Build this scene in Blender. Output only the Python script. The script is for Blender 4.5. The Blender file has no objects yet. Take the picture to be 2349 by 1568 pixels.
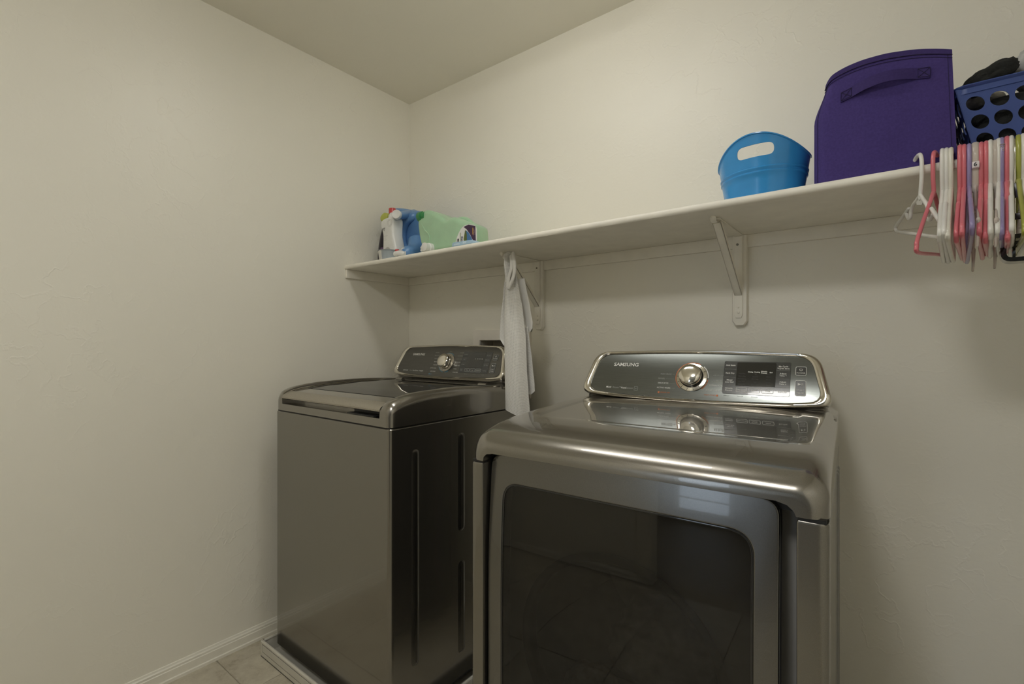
import bpy, bmesh, math, random
from math import sin, cos, pi, radians, sqrt
from mathutils import Vector, noise
random.seed(7)
scene = bpy.context.scene
COL = scene.collection

# ------------------------------------------------------------------ camera, world, lamp, exposure
CAM_H = 1.18
cam_d = bpy.data.cameras.new('camera')
cam_d.sensor_fit = 'HORIZONTAL'; cam_d.sensor_width = 36.0
cam_d.lens = 1104.86 / 2349 * 36.0
cam_d.shift_y = 4.1 / 2349
cam_d.clip_start = 0.02
cam = bpy.data.objects.new('camera', cam_d); COL.objects.link(cam)
cam.location = (0, 0, CAM_H); cam.rotation_euler = (radians(90), 0, radians(37.938))
scene.camera = cam

LAMP_XYZ = (-0.86, 0.86, 2.44)
LAMP_LENGTH = 0.62
LAMP_STRENGTH = 13.2
LAMP_COLOR = (1.0, 0.985, 0.945)
FILL_LAMP_XYZ = (-0.36, -0.55, 2.44)  # unseen second lamp, added to lift the lower walls
FILL_LAMP_STRENGTH = 35.0
SKY_STRENGTH = 3.4
scene.view_settings.view_transform = 'Standard'
scene.view_settings.look = 'None'
scene.view_settings.gamma = 1.0
scene.view_settings.use_curve_mapping = False
scene.view_settings.exposure = 0.0
scene.cycles.max_bounces = 10; scene.cycles.diffuse_bounces = 7; scene.cycles.glossy_bounces = 5
scene.cycles.transmission_bounces = 4; scene.cycles.transparent_max_bounces = 10
scene.cycles.use_adaptive_sampling = True; scene.cycles.adaptive_threshold = 0.03
scene.cycles.use_denoising = True

world = bpy.data.worlds.new('world'); scene.world = world; world.use_nodes = True
wn = world.node_tree.nodes; wl = world.node_tree.links
bg = wn.get('Background') or wn.new('ShaderNodeBackground')
bg.inputs['Color'].default_value = (0.74, 0.86, 1.0, 1); bg.inputs['Strength'].default_value = SKY_STRENGTH

# ------------------------------------------------------------------ materials
MATS = {}
def mat(name, col, rough=0.5, metal=0.0, spec=0.5, coat=0.0, coat_rough=0.03, var=0.06, vscale=18.0, bump=0.0, bscale=60.0,
        bdist=0.002, detail=3.0, emit=None, emit_s=0.0, subsurf=0.0, aniso=None, trans=0.0):
    if name in MATS: return MATS[name]
    m = bpy.data.materials.new(name); m.use_nodes = True
    nt = m.node_tree; N = nt.nodes; L = nt.links
    b = N['Principled BSDF']
    tc = N.new('ShaderNodeTexCoord')
    nz = N.new('ShaderNodeTexNoise'); nz.inputs['Scale'].default_value = vscale; nz.inputs['Detail'].default_value = detail
    src = tc.outputs['Object']
    if aniso:
        mp = N.new('ShaderNodeMapping'); mp.inputs['Scale'].default_value = aniso
        L.new(src, mp.inputs['Vector']); src = mp.outputs['Vector']
    L.new(src, nz.inputs['Vector'])
    rp = N.new('ShaderNodeValToRGB')
    c0 = tuple(max(0, c * (1 - var)) for c in col); c1 = tuple(min(1, c * (1 + var)) for c in col)
    rp.color_ramp.elements[0].position = 0.3; rp.color_ramp.elements[1].position = 0.7
    rp.color_ramp.elements[0].color = (*c0, 1); rp.color_ramp.elements[1].color = (*c1, 1)
    L.new(nz.outputs['Fac'], rp.inputs['Fac']); L.new(rp.outputs['Color'], b.inputs['Base Color'])
    b.inputs['Roughness'].default_value = rough; b.inputs['Metallic'].default_value = metal
    b.inputs['Specular IOR Level'].default_value = spec
    b.inputs['Coat Weight'].default_value = coat; b.inputs['Coat Roughness'].default_value = coat_rough
    if subsurf: 
        b.inputs['Subsurface Weight'].default_value = subsurf; b.inputs['Subsurface Scale'].default_value = 0.02
    if trans: b.inputs['Transmission Weight'].default_value = trans
    if emit:
        b.inputs['Emission Color'].default_value = (*emit, 1); b.inputs['Emission Strength'].default_value = emit_s
    if bump > 0:
        n2 = N.new('ShaderNodeTexNoise'); n2.inputs['Scale'].default_value = bscale; n2.inputs['Detail'].default_value = 4.0
        L.new(src, n2.inputs['Vector'])
        bp = N.new('ShaderNodeBump'); bp.inputs['Strength'].default_value = bump; bp.inputs['Distance'].default_value = bdist
        L.new(n2.outputs['Fac'], bp.inputs['Height']); L.new(bp.outputs['Normal'], b.inputs['Normal'])
    MATS[name] = m
    return m

def wall_mat(name, col, rough, bump=0.5):
    """Painted skip-trowel drywall: large flat patches with thin raised edges plus fine orange peel."""
    m = bpy.data.materials.new(name); m.use_nodes = True
    nt = m.node_tree; N = nt.nodes; L = nt.links; b = N['Principled BSDF']
    tc = N.new('ShaderNodeTexCoord')
    dist = N.new('ShaderNodeTexNoise'); dist.inputs['Scale'].default_value = 9.0; dist.inputs['Detail'].default_value = 6.0
    L.new(tc.outputs['Object'], dist.inputs['Vector'])
    rid = N.new('ShaderNodeMath'); rid.operation = 'SUBTRACT'; rid.inputs[1].default_value = 0.5
    L.new(dist.outputs['Fac'], rid.inputs[0])
    ab = N.new('ShaderNodeMath'); ab.operation = 'ABSOLUTE'; L.new(rid.outputs[0], ab.inputs[0])
    ss = N.new('ShaderNodeMapRange'); ss.interpolation_type = 'SMOOTHSTEP'
    ss.inputs['From Min'].default_value = 0.0; ss.inputs['From Max'].default_value = 0.022
    ss.inputs['To Min'].default_value = 1.0; ss.inputs['To Max'].default_value = 0.0
    L.new(ab.outputs[0], ss.inputs['Value'])
    msk = N.new('ShaderNodeTexNoise'); msk.inputs['Scale'].default_value = 2.2; msk.inputs['Detail'].default_value = 2.0
    L.new(tc.outputs['Object'], msk.inputs['Vector'])
    mr = N.new('ShaderNodeMapRange'); mr.inputs['From Min'].default_value = 0.40; mr.inputs['From Max'].default_value = 0.62
    L.new(msk.outputs['Fac'], mr.inputs['Value'])
    mul = N.new('ShaderNodeMath'); mul.operation = 'MULTIPLY'; L.new(ss.outputs[0], mul.inputs[0]); L.new(mr.outputs[0], mul.inputs[1])
    half = N.new('ShaderNodeMath'); half.operation = 'MULTIPLY'; half.inputs[1].default_value = 0.55; L.new(mul.outputs[0], half.inputs[0]); mul = half
    fine = N.new('ShaderNodeTexNoise'); fine.inputs['Scale'].default_value = 90.0; fine.inputs['Detail'].default_value = 3.0
    L.new(tc.outputs['Object'], fine.inputs['Vector'])
    mid = N.new('ShaderNodeTexNoise'); mid.inputs['Scale'].default_value = 14.0; mid.inputs['Detail'].default_value = 3.0
    L.new(tc.outputs['Object'], mid.inputs['Vector'])
    s1 = N.new('ShaderNodeMath'); s1.operation = 'MULTIPLY_ADD'; s1.inputs[1].default_value = 0.35
    L.new(fine.outputs['Fac'], s1.inputs[0]); L.new(mul.outputs[0], s1.inputs[2])
    s2 = N.new('ShaderNodeMath'); s2.operation = 'MULTIPLY_ADD'; s2.inputs[1].default_value = 0.9
    L.new(mid.outputs['Fac'], s2.inputs[0]); L.new(s1.outputs[0], s2.inputs[2])
    bp = N.new('ShaderNodeBump'); bp.inputs['Strength'].default_value = bump; bp.inputs['Distance'].default_value = 0.0022
    L.new(s2.outputs[0], bp.inputs['Height']); L.new(bp.outputs['Normal'], b.inputs['Normal'])
    rp = N.new('ShaderNodeValToRGB')
    rp.color_ramp.elements[0].color = (*[c * 0.975 for c in col], 1); rp.color_ramp.elements[1].color = (*[min(1, c * 1.02) for c in col], 1)
    L.new(msk.outputs['Fac'], rp.inputs['Fac']); L.new(rp.outputs['Color'], b.inputs['Base Color'])
    b.inputs['Roughness'].default_value = rough; b.inputs['Specular IOR Level'].default_value = 0.5
    return m

def glass_mat(name, tint, rough=0.0, ior=1.5, body=None, body_f=0.0):
    """Thin tinted pane: Fresnel gloss over a coloured see-through body."""
    m = bpy.data.materials.new(name); m.use_nodes = True
    nt = m.node_tree; N = nt.nodes; L = nt.links
    N.remove(N['Principled BSDF']); out = N['Material Output']
    fr = N.new('ShaderNodeFresnel'); fr.inputs['IOR'].default_value = ior
    tr = N.new('ShaderNodeBsdfTransparent')
    nz = N.new('ShaderNodeTexNoise'); nz.inputs['Scale'].default_value = 3.0
    rp = N.new('ShaderNodeValToRGB')
    rp.color_ramp.elements[0].color = (*[c * .95 for c in tint], 1); rp.color_ramp.elements[1].color = (*[min(1, c * 1.05) for c in tint], 1)
    L.new(nz.outputs['Fac'], rp.inputs['Fac']); L.new(rp.outputs['Color'], tr.inputs['Color'])
    gl = N.new('ShaderNodeBsdfGlossy'); gl.inputs['Roughness'].default_value = rough
    base = tr
    if body:
        df = N.new('ShaderNodeBsdfDiffuse'); df.inputs['Color'].default_value = (*body, 1)
        mb = N.new('ShaderNodeMixShader'); mb.inputs['Fac'].default_value = body_f
        L.new(tr.outputs[0], mb.inputs[1]); L.new(df.outputs[0], mb.inputs[2]); base = mb
    mx = N.new('ShaderNodeMixShader')
    L.new(fr.outputs[0], mx.inputs['Fac']); L.new(base.outputs[0], mx.inputs[1]); L.new(gl.outputs[0], mx.inputs[2])
    L.new(mx.outputs[0], out.inputs['Surface'])
    return m

def weave_mat(name, col, scale, depth=0.6, hole=0.75, rough=0.9):
    """Honeycomb mesh cloth: rows of small dimples."""
    m = bpy.data.materials.new(name); m.use_nodes = True
    nt = m.node_tree; N = nt.nodes; L = nt.links; b = N['Principled BSDF']
    tc = N.new('ShaderNodeTexCoord')
    mp = N.new('ShaderNodeMapping'); mp.inputs['Scale'].default_value = (scale, scale, scale); L.new(tc.outputs['UV'], mp.inputs['Vector'])
    vo = N.new('ShaderNodeTexVoronoi'); vo.inputs['Scale'].default_value = 1.0; vo.inputs['Randomness'].default_value = 0.12
    L.new(mp.outputs[0], vo.inputs['Vector'])
    rp = N.new('ShaderNodeValToRGB'); rp.color_ramp.elements[0].position = 0.12; rp.color_ramp.elements[1].position = 0.42
    rp.color_ramp.elements[0].color = (*[c * hole for c in col], 1); rp.color_ramp.elements[1].color = (*col, 1)
    L.new(vo.outputs['Distance'], rp.inputs['Fac']); L.new(rp.outputs[0], b.inputs['Base Color'])
    bp = N.new('ShaderNodeBump'); bp.inputs['Strength'].default_value = depth; bp.inputs['Distance'].default_value = 0.002
    L.new(vo.outputs['Distance'], bp.inputs['Height']); L.new(bp.outputs[0], b.inputs['Normal'])
    b.inputs['Roughness'].default_value = rough; b.inputs['Specular IOR Level'].default_value = 0.2
    return m

WALL = (0.86, 0.835, 0.75)
m_wall = wall_mat('wall_paint', WALL, 0.41, 0.42)
m_ceil = wall_mat('ceiling_paint', (0.82, 0.79, 0.70), 0.6, 0.22)
m_trim = mat('trim_paint', (0.84, 0.815, 0.73), 0.32, var=0.03, bump=0.15, bscale=70)
m_shelf = mat('shelf_paint', (0.84, 0.81, 0.725), 0.42, var=0.04, bump=0.35, bscale=90, bdist=0.0015)
m_hallwall = wall_mat('hall_paint', (0.36, 0.33, 0.28), 0.6, 0.2)
m_grout = mat('grout', (0.36, 0.33, 0.265), 0.9, var=0.1)
m_paint = mat('platinum_paint', (0.25, 0.238, 0.213), 0.25, 0.92, coat=0.55, coat_rough=0.035, var=0.10, vscale=900, detail=2)
m_sideshade = mat('platinum_side_shade', (0.12, 0.114, 0.10), 0.22, 0.85, coat=0.5, coat_rough=0.05, var=0.08, vscale=900)  # darker copy of the platinum: shade between the machines put into the colour
m_covr = mat('cover_paint', (0.27, 0.255, 0.228), 0.24, 0.92, coat=1.0, coat_rough=0.012, var=0.10, vscale=900, detail=2)
m_door = mat('door_paint', (0.185, 0.18, 0.168), 0.24, 0.92, coat=0.7, coat_rough=0.035, var=0.10, vscale=900, detail=2)
m_dark = mat('black_plastic', (0.012, 0.012, 0.012), 0.45, var=0.2)
m_darkgloss = mat('black_gloss', (0.012, 0.012, 0.012), 0.08, var=0.1, coat=0.6)
m_chrome = mat('chrome', (0.70, 0.67, 0.60), 0.13, 1.0, var=0.03, vscale=40)
m_knob = mat('knob_chrome', (0.80, 0.77, 0.70), 0.09, 1.0, var=0.02)
m_face = mat('console_face_metal', (0.150, 0.160, 0.153), 0.24, 0.9, coat=0.5, coat_rough=0.08, var=0.10, vscale=8, aniso=(2, 90, 90))
m_facew = mat('console_face_dark', (0.125, 0.122, 0.112), 0.30, 0.85, coat=0.3, coat_rough=0.08, var=0.10, vscale=8, aniso=(2, 90, 90))
m_strip = mat('lid_strip_metal', (0.46, 0.43, 0.375), 0.33, 0.95, var=0.08, vscale=300)
m_white_ink = mat('pale_print', (0.72, 0.72, 0.69), 0.5, var=0.02)
m_grey_ink = mat('grey_print', (0.36, 0.37, 0.35), 0.5, var=0.02)
m_orange_ink = mat('orange_print', (0.62, 0.17, 0.05), 0.5, var=0.05)
m_blue_ink = mat('blue_print', (0.10, 0.36, 0.55), 0.5, var=0.05)
m_black_ink = mat('black_print', (0.01, 0.01, 0.012), 0.5, var=0.05)
m_panel = mat('button_panel', (0.05, 0.052, 0.05), 0.22, var=0.1, coat=0.4)
m_display = mat('display_glass', (0.010, 0.011, 0.011), 0.06, var=0.1, coat=1.0)
m_glassw = glass_mat('dryer_window_glass', (0.66, 0.64, 0.60), 0.0, 1.5, (0.05, 0.047, 0.042), 0.15)
m_glassl = glass_mat('lid_glass', (0.16, 0.16, 0.15), 0.0, 1.9, (0.05, 0.05, 0.047), 0.5)
m_pane = glass_mat('window_pane', (0.95, 0.97, 1.0), 0.0, 1.45)
m_drum = mat('drum_metal', (0.30, 0.30, 0.29), 0.4, 0.8, var=0.08)
m_pan = mat('pan_plastic', (0.58, 0.56, 0.50), 0.35, var=0.05)
m_outlet = mat('outlet_plastic', (0.88, 0.84, 0.77), 0.4, var=0.03)
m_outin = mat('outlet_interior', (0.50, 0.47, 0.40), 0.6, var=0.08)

# ------------------------------------------------------------------ mesh helpers
WN_NAMES = {'cabinet', 'top_cover', 'door', 'front_column', 'lower_panel', 'lid', 'handle_strip', 'rim', 'pan_floor', 'front_inlay', 'frame', 'wall_plate', 'backing_board', 'window_gasket', 'embossed_rib', 'label', 'button', 'display', 'button_panel'}
def link(name, verts, faces, m, parent=None, smooth=40, kind=None, label=None):
    me = bpy.data.meshes.new(name); me.from_pydata([tuple(v) for v in verts], [], faces); me.validate()
    bm = bmesh.new(); bm.from_mesh(me); bmesh.ops.recalc_face_normals(bm, faces=bm.faces); bm.to_mesh(me); bm.free()
    return link_me(name, me, m, parent, smooth, kind, label)
def link_me(name, me, m, parent=None, smooth=40, kind=None, label=None):
    me.materials.clear(); me.materials.append(m)
    if smooth:
        for p in me.polygons: p.use_smooth = True
        me.set_sharp_from_angle(angle=radians(smooth))
    o = bpy.data.objects.new(name, me); COL.objects.link(o)
    if smooth and name in WN_NAMES:
        md = o.modifiers.new('weighted_normals', 'WEIGHTED_NORMAL'); md.keep_sharp = True; md.weight = 50
    if parent: o.parent = parent
    if kind: o['kind'] = kind
    if label: o['label'] = label
    return o
def thing(name, label, cat, loc=(0, 0, 0), rz=0.0, group=None):
    o = bpy.data.objects.new(name, None); COL.objects.link(o); o.empty_display_size = 0.05
    o.location = loc; o.rotation_euler = (0, 0, rz); o['label'] = label; o['category'] = cat
    if group: o['group'] = group
    return o
class MB:
    def __init__(s): s.v = []; s.f = []
    def add(s, v, f):
        k = len(s.v); s.v += [tuple(p) for p in v]; s.f += [tuple(i + k for i in q) for q in f]; return s
    def box(s, x0, x1, y0, y1, z0, z1, bev=0.0, seg=2):
        bm = bmesh.new(); bmesh.ops.create_cube(bm, size=1)
        for v in bm.verts: v.co = ((x0 + x1) / 2 + v.co.x * (x1 - x0), (y0 + y1) / 2 + v.co.y * (y1 - y0), (z0 + z1) / 2 + v.co.z * (z1 - z0))
        if bev > 0: bmesh.ops.bevel(bm, geom=list(bm.edges), offset=bev, segments=seg, affect='EDGES', profile=0.5, clamp_overlap=True)
        return s._bm(bm)
    def _bm(s, bm):
        bm.verts.index_update()
        s.add([v.co[:] for v in bm.verts], [[v.index for v in f.verts] for f in bm.faces]); bm.free(); return s
    def loft(s, rings, closed=True, cap=True):
        n = len(rings[0]); v = [p for r in rings for p in r]; f = []
        for i in range(len(rings) - 1):
            for j in range(n if closed else n - 1):
                k = (j + 1) % n; f.append((i * n + j, i * n + k, (i + 1) * n + k, (i + 1) * n + j))
        if cap and closed:
            f.append(tuple(range(n - 1, -1, -1))); f.append(tuple((len(rings) - 1) * n + j for j in range(n)))
        return s.add(v, f)
    def tube(s, path, r, n=8, closed=False, smooth=4, flat=None, cap=True):
        P = crom([Vector(p) for p in path], smooth, closed) if smooth > 1 else [Vector(p) for p in path]
        R = r if callable(r) else (lambda t: r)
        up = None; rings = []; m = len(P)
        for i, p in enumerate(P):
            a = P[(i - 1) % m] if (closed or i > 0) else p; b = P[(i + 1) % m] if (closed or i < m - 1) else p
            t = (b - a).normalized()
            if up is None:
                up = Vector((1, 0, 0)) if abs(t.x) < 0.9 else Vector((0, 0, 1))
            up = (up - t * up.dot(t)).normalized(); w = t.cross(up)
            rr = R(i / max(1, m - 1)); fl = flat or (1, 1)
            rings.append([p + up * (cos(2 * pi * k / n) * rr * fl[0]) + w * (sin(2 * pi * k / n) * rr * fl[1]) for k in range(n)])
        if closed: rings.append(rings[0]); return s.loft(rings, True, False)
        if cap and smooth:
            # rounded ends
            for e, sg in ((0, -1), (-1, 1)):
                t = (P[1] - P[0]).normalized() * -1 if e == 0 else (P[-1] - P[-2]).normalized()
                c = P[e]; base = rings[e]
                tip = [c + t * (R(0 if e == 0 else 1) * 0.7) + (q - c) * 0.55 for q in base]
                if e == 0: rings.insert(0, tip)
                else: rings.append(tip)
        return s.loft(rings, True, cap)
    def lathe(s, prof, n=24, loc=(0, 0, 0), axis='Z', sx=1, sy=1):
        rings = []
        for r, h in prof:
            ring = []
            for k in range(n):
                a = 2 * pi * k / n; x, y = cos(a) * r * sx, sin(a) * r * sy
                if axis == 'Z': q = (x, y, h)
                elif axis == 'Y': q = (x, h, y)
                else: q = (h, x, y)
                ring.append((loc[0] + q[0], loc[1] + q[1], loc[2] + q[2]))
            rings.append(ring)
        return s.loft(rings, True, True)
    def obj(s, name, m, parent=None, smooth=40, kind=None, label=None): return link(name, s.v, s.f, m, parent, smooth, kind, label)

def crom(P, k, closed=False):
    if len(P) < 3 and not closed:
        return [P[0].lerp(P[-1], i / k) for i in range(k + 1)]
    out = []; n = len(P)
    for i in range(n if closed else n - 1):
        p0 = P[(i - 1) % n] if (closed or i > 0) else P[0]; p1 = P[i]; p2 = P[(i + 1) % n]
        p3 = P[(i + 2) % n] if (closed or i < n - 2) else P[-1]
        for j in range(k):
            t = j / k
            out.append(0.5 * ((2 * p1) + (p2 - p0) * t + (2 * p0 - 5 * p1 + 4 * p2 - p3) * t * t + (3 * p1 - p0 - 3 * p2 + p3) * t ** 3))
    if not closed: out.append(P[-1])
    return out
def rpoly(pts, seg=6):
    """pts: (x, y, r) corners -> rounded outline, same count for same input length."""
    out = []; n = len(pts)
    for i in range(n):
        x, y, r = pts[i]; p = Vector((x, y)); a = Vector(pts[i - 1][:2]); b = Vector(pts[(i + 1) % n][:2])
        da = a - p; db = b - p
        la = min(r, da.length * 0.49); lb = min(r, db.length * 0.49)
        s0 = p + da.normalized() * la; s1 = p + db.normalized() * lb
        for k in range(seg + 1):
            t = k / seg; out.append(tuple((1 - t) ** 2 * s0 + 2 * t * (1 - t) * p + t * t * s1))
    return out
def rrect(a0, a1, b0, b1, r, seg=4): return rpoly([(a0, b0, r), (a1, b0, r), (a1, b1, r), (a0, b1, r)], seg)
def inset(poly, d):
    n = len(poly); out = []
    area = sum(poly[i][0] * poly[(i + 1) % n][1] - poly[(i + 1) % n][0] * poly[i][1] for i in range(n))
    sg = 1 if area > 0 else -1
    for i in range(n):
        a = Vector(poly[i - 1]); p = Vector(poly[i]); b = Vector(poly[(i + 1) % n])
        e1 = (p - a); e2 = (b - p)
        if e1.length < 1e-9: e1 = e2
        if e2.length < 1e-9: e2 = e1
        n1 = Vector((-e1.y, e1.x)).normalized(); n2 = Vector((-e2.y, e2.x)).normalized()
        nn = (n1 + n2); nn = nn.normalized() if nn.length > 1e-6 else n1
        out.append(tuple(p + nn * d * sg))
    return out
def inflate(mb, outline, yc, depth, r, seg=6, smooth=3, mapf=None):
    """Outline in the (x, z) plane given real thickness along y with a rounded rim of radius r."""
    P = [tuple(q[:2]) for q in crom([Vector((x, z, 0)) for x, z in outline], smooth, True)]
    rings = []
    for k in range(-seg, seg + 1):
        th = k / seg * pi / 2
        y = yc + (depth / 2 - r) * (1 if k > 0 else -1 if k < 0 else 0) + r * sin(th)
        Q = inset(P, r * 0.9 * (1 - cos(th)))
        rings.append([(x, y, z) for x, z in Q])
    return mb.loft(rings)
def prism(mb, outline, y0, y1, bev=0.0):
    if bev <= 0: return mb.loft([[(x, y0, z) for x, z in outline], [(x, y1, z) for x, z in outline]])
    I = inset(outline, bev)
    return mb.loft([[(x, y0, z) for x, z in I], [(x, y0 + bev, z) for x, z in outline], [(x, y1 - bev, z) for x, z in outline], [(x, y1, z) for x, z in I]])

def text_mesh(body, size, align='CENTER', shear=0.0, sx=1.0, bold=0.0):
    cu = bpy.data.curves.new('t', 'FONT'); cu.body = body; cu.size = size; cu.align_x = align; cu.align_y = 'CENTER'
    cu.extrude = 0.0; cu.shear = shear; cu.resolution_u = 2; cu.offset = bold; cu.fill_mode = 'FRONT'
    o = bpy.data.objects.new('t', cu); COL.objects.link(o)
    dg = bpy.context.evaluated_depsgraph_get()
    me = bpy.data.meshes.new_from_object(o.evaluated_get(dg))
    v = [(q.co.x * sx, q.co.y) for q in me.vertices]; f = [tuple(p.vertices) for p in me.polygons]
    bpy.data.objects.remove(o); bpy.data.curves.remove(cu); bpy.data.meshes.remove(me)
    return v, f
def text(name, body, size, mapf, m, parent, align='CENTER', shear=0.0, sx=1.0, bold=0.0, at=(0, 0), rot=0.0, label=None):
    v, f = text_mesh(body, size, align, shear, sx, bold)
    c, s_ = cos(rot), sin(rot)
    V = [mapf(at[0] + x * c - y * s_, at[1] + x * s_ + y * c) for x, y in v]
    me = bpy.data.meshes.new(name); me.from_pydata(V, [], f)
    return link_me(name, me, m, parent, 0, None, label)

# ------------------------------------------------------------------ room shell
XL, YB, ZC = -1.9884, 1.6704, 2.44
XR, YF = 0.62, -1.00
HY = -4.0                                             # far wall of the room beyond the doorway
def struct(name, mb, m, parent=None, smooth=0): return mb.obj(name, m, parent, smooth, 'structure' if parent is None else None)
OB = (-1.491, -1.236, 0.985, 1.198)                   # opening of the laundry outlet box in the back wall
b = MB().box(XL - .1, OB[0], YB, YB + .12, 0, ZC); b.box(OB[1], XR + .1, YB, YB + .12, 0, ZC)
b.box(OB[0], OB[1], YB, YB + .12, 0, OB[2]); b.box(OB[0], OB[1], YB, YB + .12, OB[3], ZC)
wall_back = struct('wall_back', b, m_wall)
struct('wall_left', MB().box(XL - .12, XL, YF - .12, YB + .12, 0, ZC), m_wall)
struct('wall_right', MB().box(XR, XR + .12, YF - .12, YB + .12, 0, ZC), m_wall)
DX0 = -0.86                                           # end of the front wall; the photograph is taken from the opening
struct('wall_front', MB().box(XL - .12, DX0, YF - .12, YF, 0, ZC), m_wall)   # the laundry nook opens to the next room right of this wall end
struct('ceiling', MB().box(XL - .12, XR + .12, YF - .12, YB + .12, ZC, ZC + .1), m_ceil)
floor = struct('floor', MB().box(XL - .12, XR + .12, HY - .1, YB + .12, -.06, -.003), m_grout)
struct('wall_hall_left', MB().box(-2.2, -2.1, HY, YF - .12, 0, ZC), m_hallwall)
struct('wall_hall_right', MB().box(1.4, 1.5, HY, YF - .12, 0, ZC), m_hallwall)
WX0, WX1, WZ0, WZ1 = -1.42, -0.80, 0.12, 2.03
b = MB().box(-2.2, WX0, HY - .1, HY, 0, ZC); b.box(WX1, 1.5, HY - .1, HY, 0, ZC); b.box(WX0, WX1, HY - .1, HY, 0, WZ0); b.box(WX0, WX1, HY - .1, HY, WZ1, ZC)
struct('wall_hall_back', b, m_hallwall)
struct('ceiling_hall', MB().box(-2.2, 1.5, HY, YF - .12, ZC, ZC + .1), m_ceil)
struct('floor_hall', MB().box(-2.2, 1.5, HY - .1, YF - .125, -.06, -.0005), mat('hall_tile', (0.30, 0.26, 0.20), 0.5, var=0.15, vscale=6))
# window of the far room
w = struct('window_1', MB().box(WX0, WX1, HY - .08, HY - .03, WZ0, WZ0 + .05).box(WX0, WX1, HY - .08, HY - .03, WZ1 - .05, WZ1)
           .box(WX0, WX0 + .05, HY - .08, HY - .03, WZ0, WZ1).box(WX1 - .05, WX1, HY - .08, HY - .03, WZ0, WZ1)
           .box(WX0, WX1, HY - .075, HY - .035, 1.02, 1.06).box(WX0, WX1, HY - .075, HY - .035, .40, .43), m_trim)
MB().box(WX0 + .05, WX1 - .05, HY - .06, HY - .056, WZ0 + .05, WZ1 - .05).obj('pane', m_pane, w, 0)
# door casing and its jambs
b = MB()
b.box(DX0 - .062, DX0 + .004, YF, YF + .016, 0, ZC, .004); b.box(DX0, DX0 + .016, YF - .12, YF, 0, ZC, .004)
struct('trim_1', b, m_trim)

# floor tiles, each its own piece
m_tiles = []
for k in range(3):
    m = bpy.data.materials.new('stone_tile_%s' % 'abc'[k]); m.use_nodes = True
    N = m.node_tree.nodes; L = m.node_tree.links; B = N['Principled BSDF']
    tc = N.new('ShaderNodeTexCoord'); mp = N.new('ShaderNodeMapping'); mp.inputs['Location'].default_value = (k * 7.3, k * 3.1, 0)
    L.new(tc.outputs['Object'], mp.inputs[0])
    n1 = N.new('ShaderNodeTexNoise'); n1.inputs['Scale'].default_value = 9; n1.inputs['Detail'].default_value = 12; n1.inputs['Roughness'].default_value = .78; n1.inputs['Distortion'].default_value = .15
    L.new(mp.outputs[0], n1.inputs['Vector'])
    rp = N.new('ShaderNodeValToRGB'); e = rp.color_ramp.elements
    e[0].position = .32; e[0].color = (.30, .25, .18, 1); e[1].position = .66; e[1].color = (.60, .56, .46, 1)
    q = rp.color_ramp.elements.new(.47); q.color = (.48, .44, .35, 1)
    L.new(n1.outputs['Fac'], rp.inputs[0]); L.new(rp.outputs[0], B.inputs['Base Color'])
    B.inputs['Roughness'].default_value = .45
    bp = N.new('ShaderNodeBump'); bp.inputs['Strength'].default_value = .25; bp.inputs['Distance'].default_value = .002
    L.new(n1.outputs['Fac'], bp.inputs['Height']); L.new(bp.outputs[0], B.inputs['Normal'])
    m_tiles.append(m)
TS = 0.333; TG = 0.0032
tile_me = [None] * 3
def tile_mesh(k):
    if tile_me[k] is None:
        mb = MB().box(-TS / 2 + TG / 2, TS / 2 - TG / 2, -TS / 2 + TG / 2, TS / 2 - TG / 2, -.006, 0, .0012, 1)
        o = mb.obj('tile', m_tiles[k], floor, 0); tile_me[k] = o.data; return o
    o = bpy.data.objects.new('tile', tile_me[k]); COL.objects.link(o); o.parent = floor; return o
ix = 0
x = XL + 0.26 - TS / 2 - TS * 0
xs = [XL + 0.277 - TS / 2 + i * TS for i in range(0, 9)]
ys = [0.739 - TS / 2 + j * TS for j in range(-5, 4)]
for i, tx in enumerate(xs):
    for j, ty in enumerate(ys):
        if tx + TS / 2 > XR + .1 or ty - TS / 2 < YF - .1: continue
        o = tile_mesh((i * 2 + j * 5) % 3); o.location = (tx, ty, 0); o.rotation_euler = (0, 0, 0)
# baseboards: stepped profile swept along each wall
BP = [(0, 0), (.017, 0), (.017, .010), (.012, .012), (.012, .038), (.0095, .040), (.0095, .047), (.006, .050), (.004, .056), (0, .057)]
def base(name, p0, p1, nx, ny):
    mb = MB(); mb.loft([[(p[0] + nx * d, p[1] + ny * d, z) for d, z in BP] for p in (p0, p1)]); struct(name, mb, m_trim)
base('baseboard_left', (XL, YF), (XL, YB), 1, 0)
base('baseboard_back', (XL + .017, YB), (XR - .017, YB), 0, -1)
base('baseboard_right', (XR, YF), (XR, YB), -1, 0)
base('baseboard_front', (XL + .017, YF), (DX0 - .062, YF), 0, 1)

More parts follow.
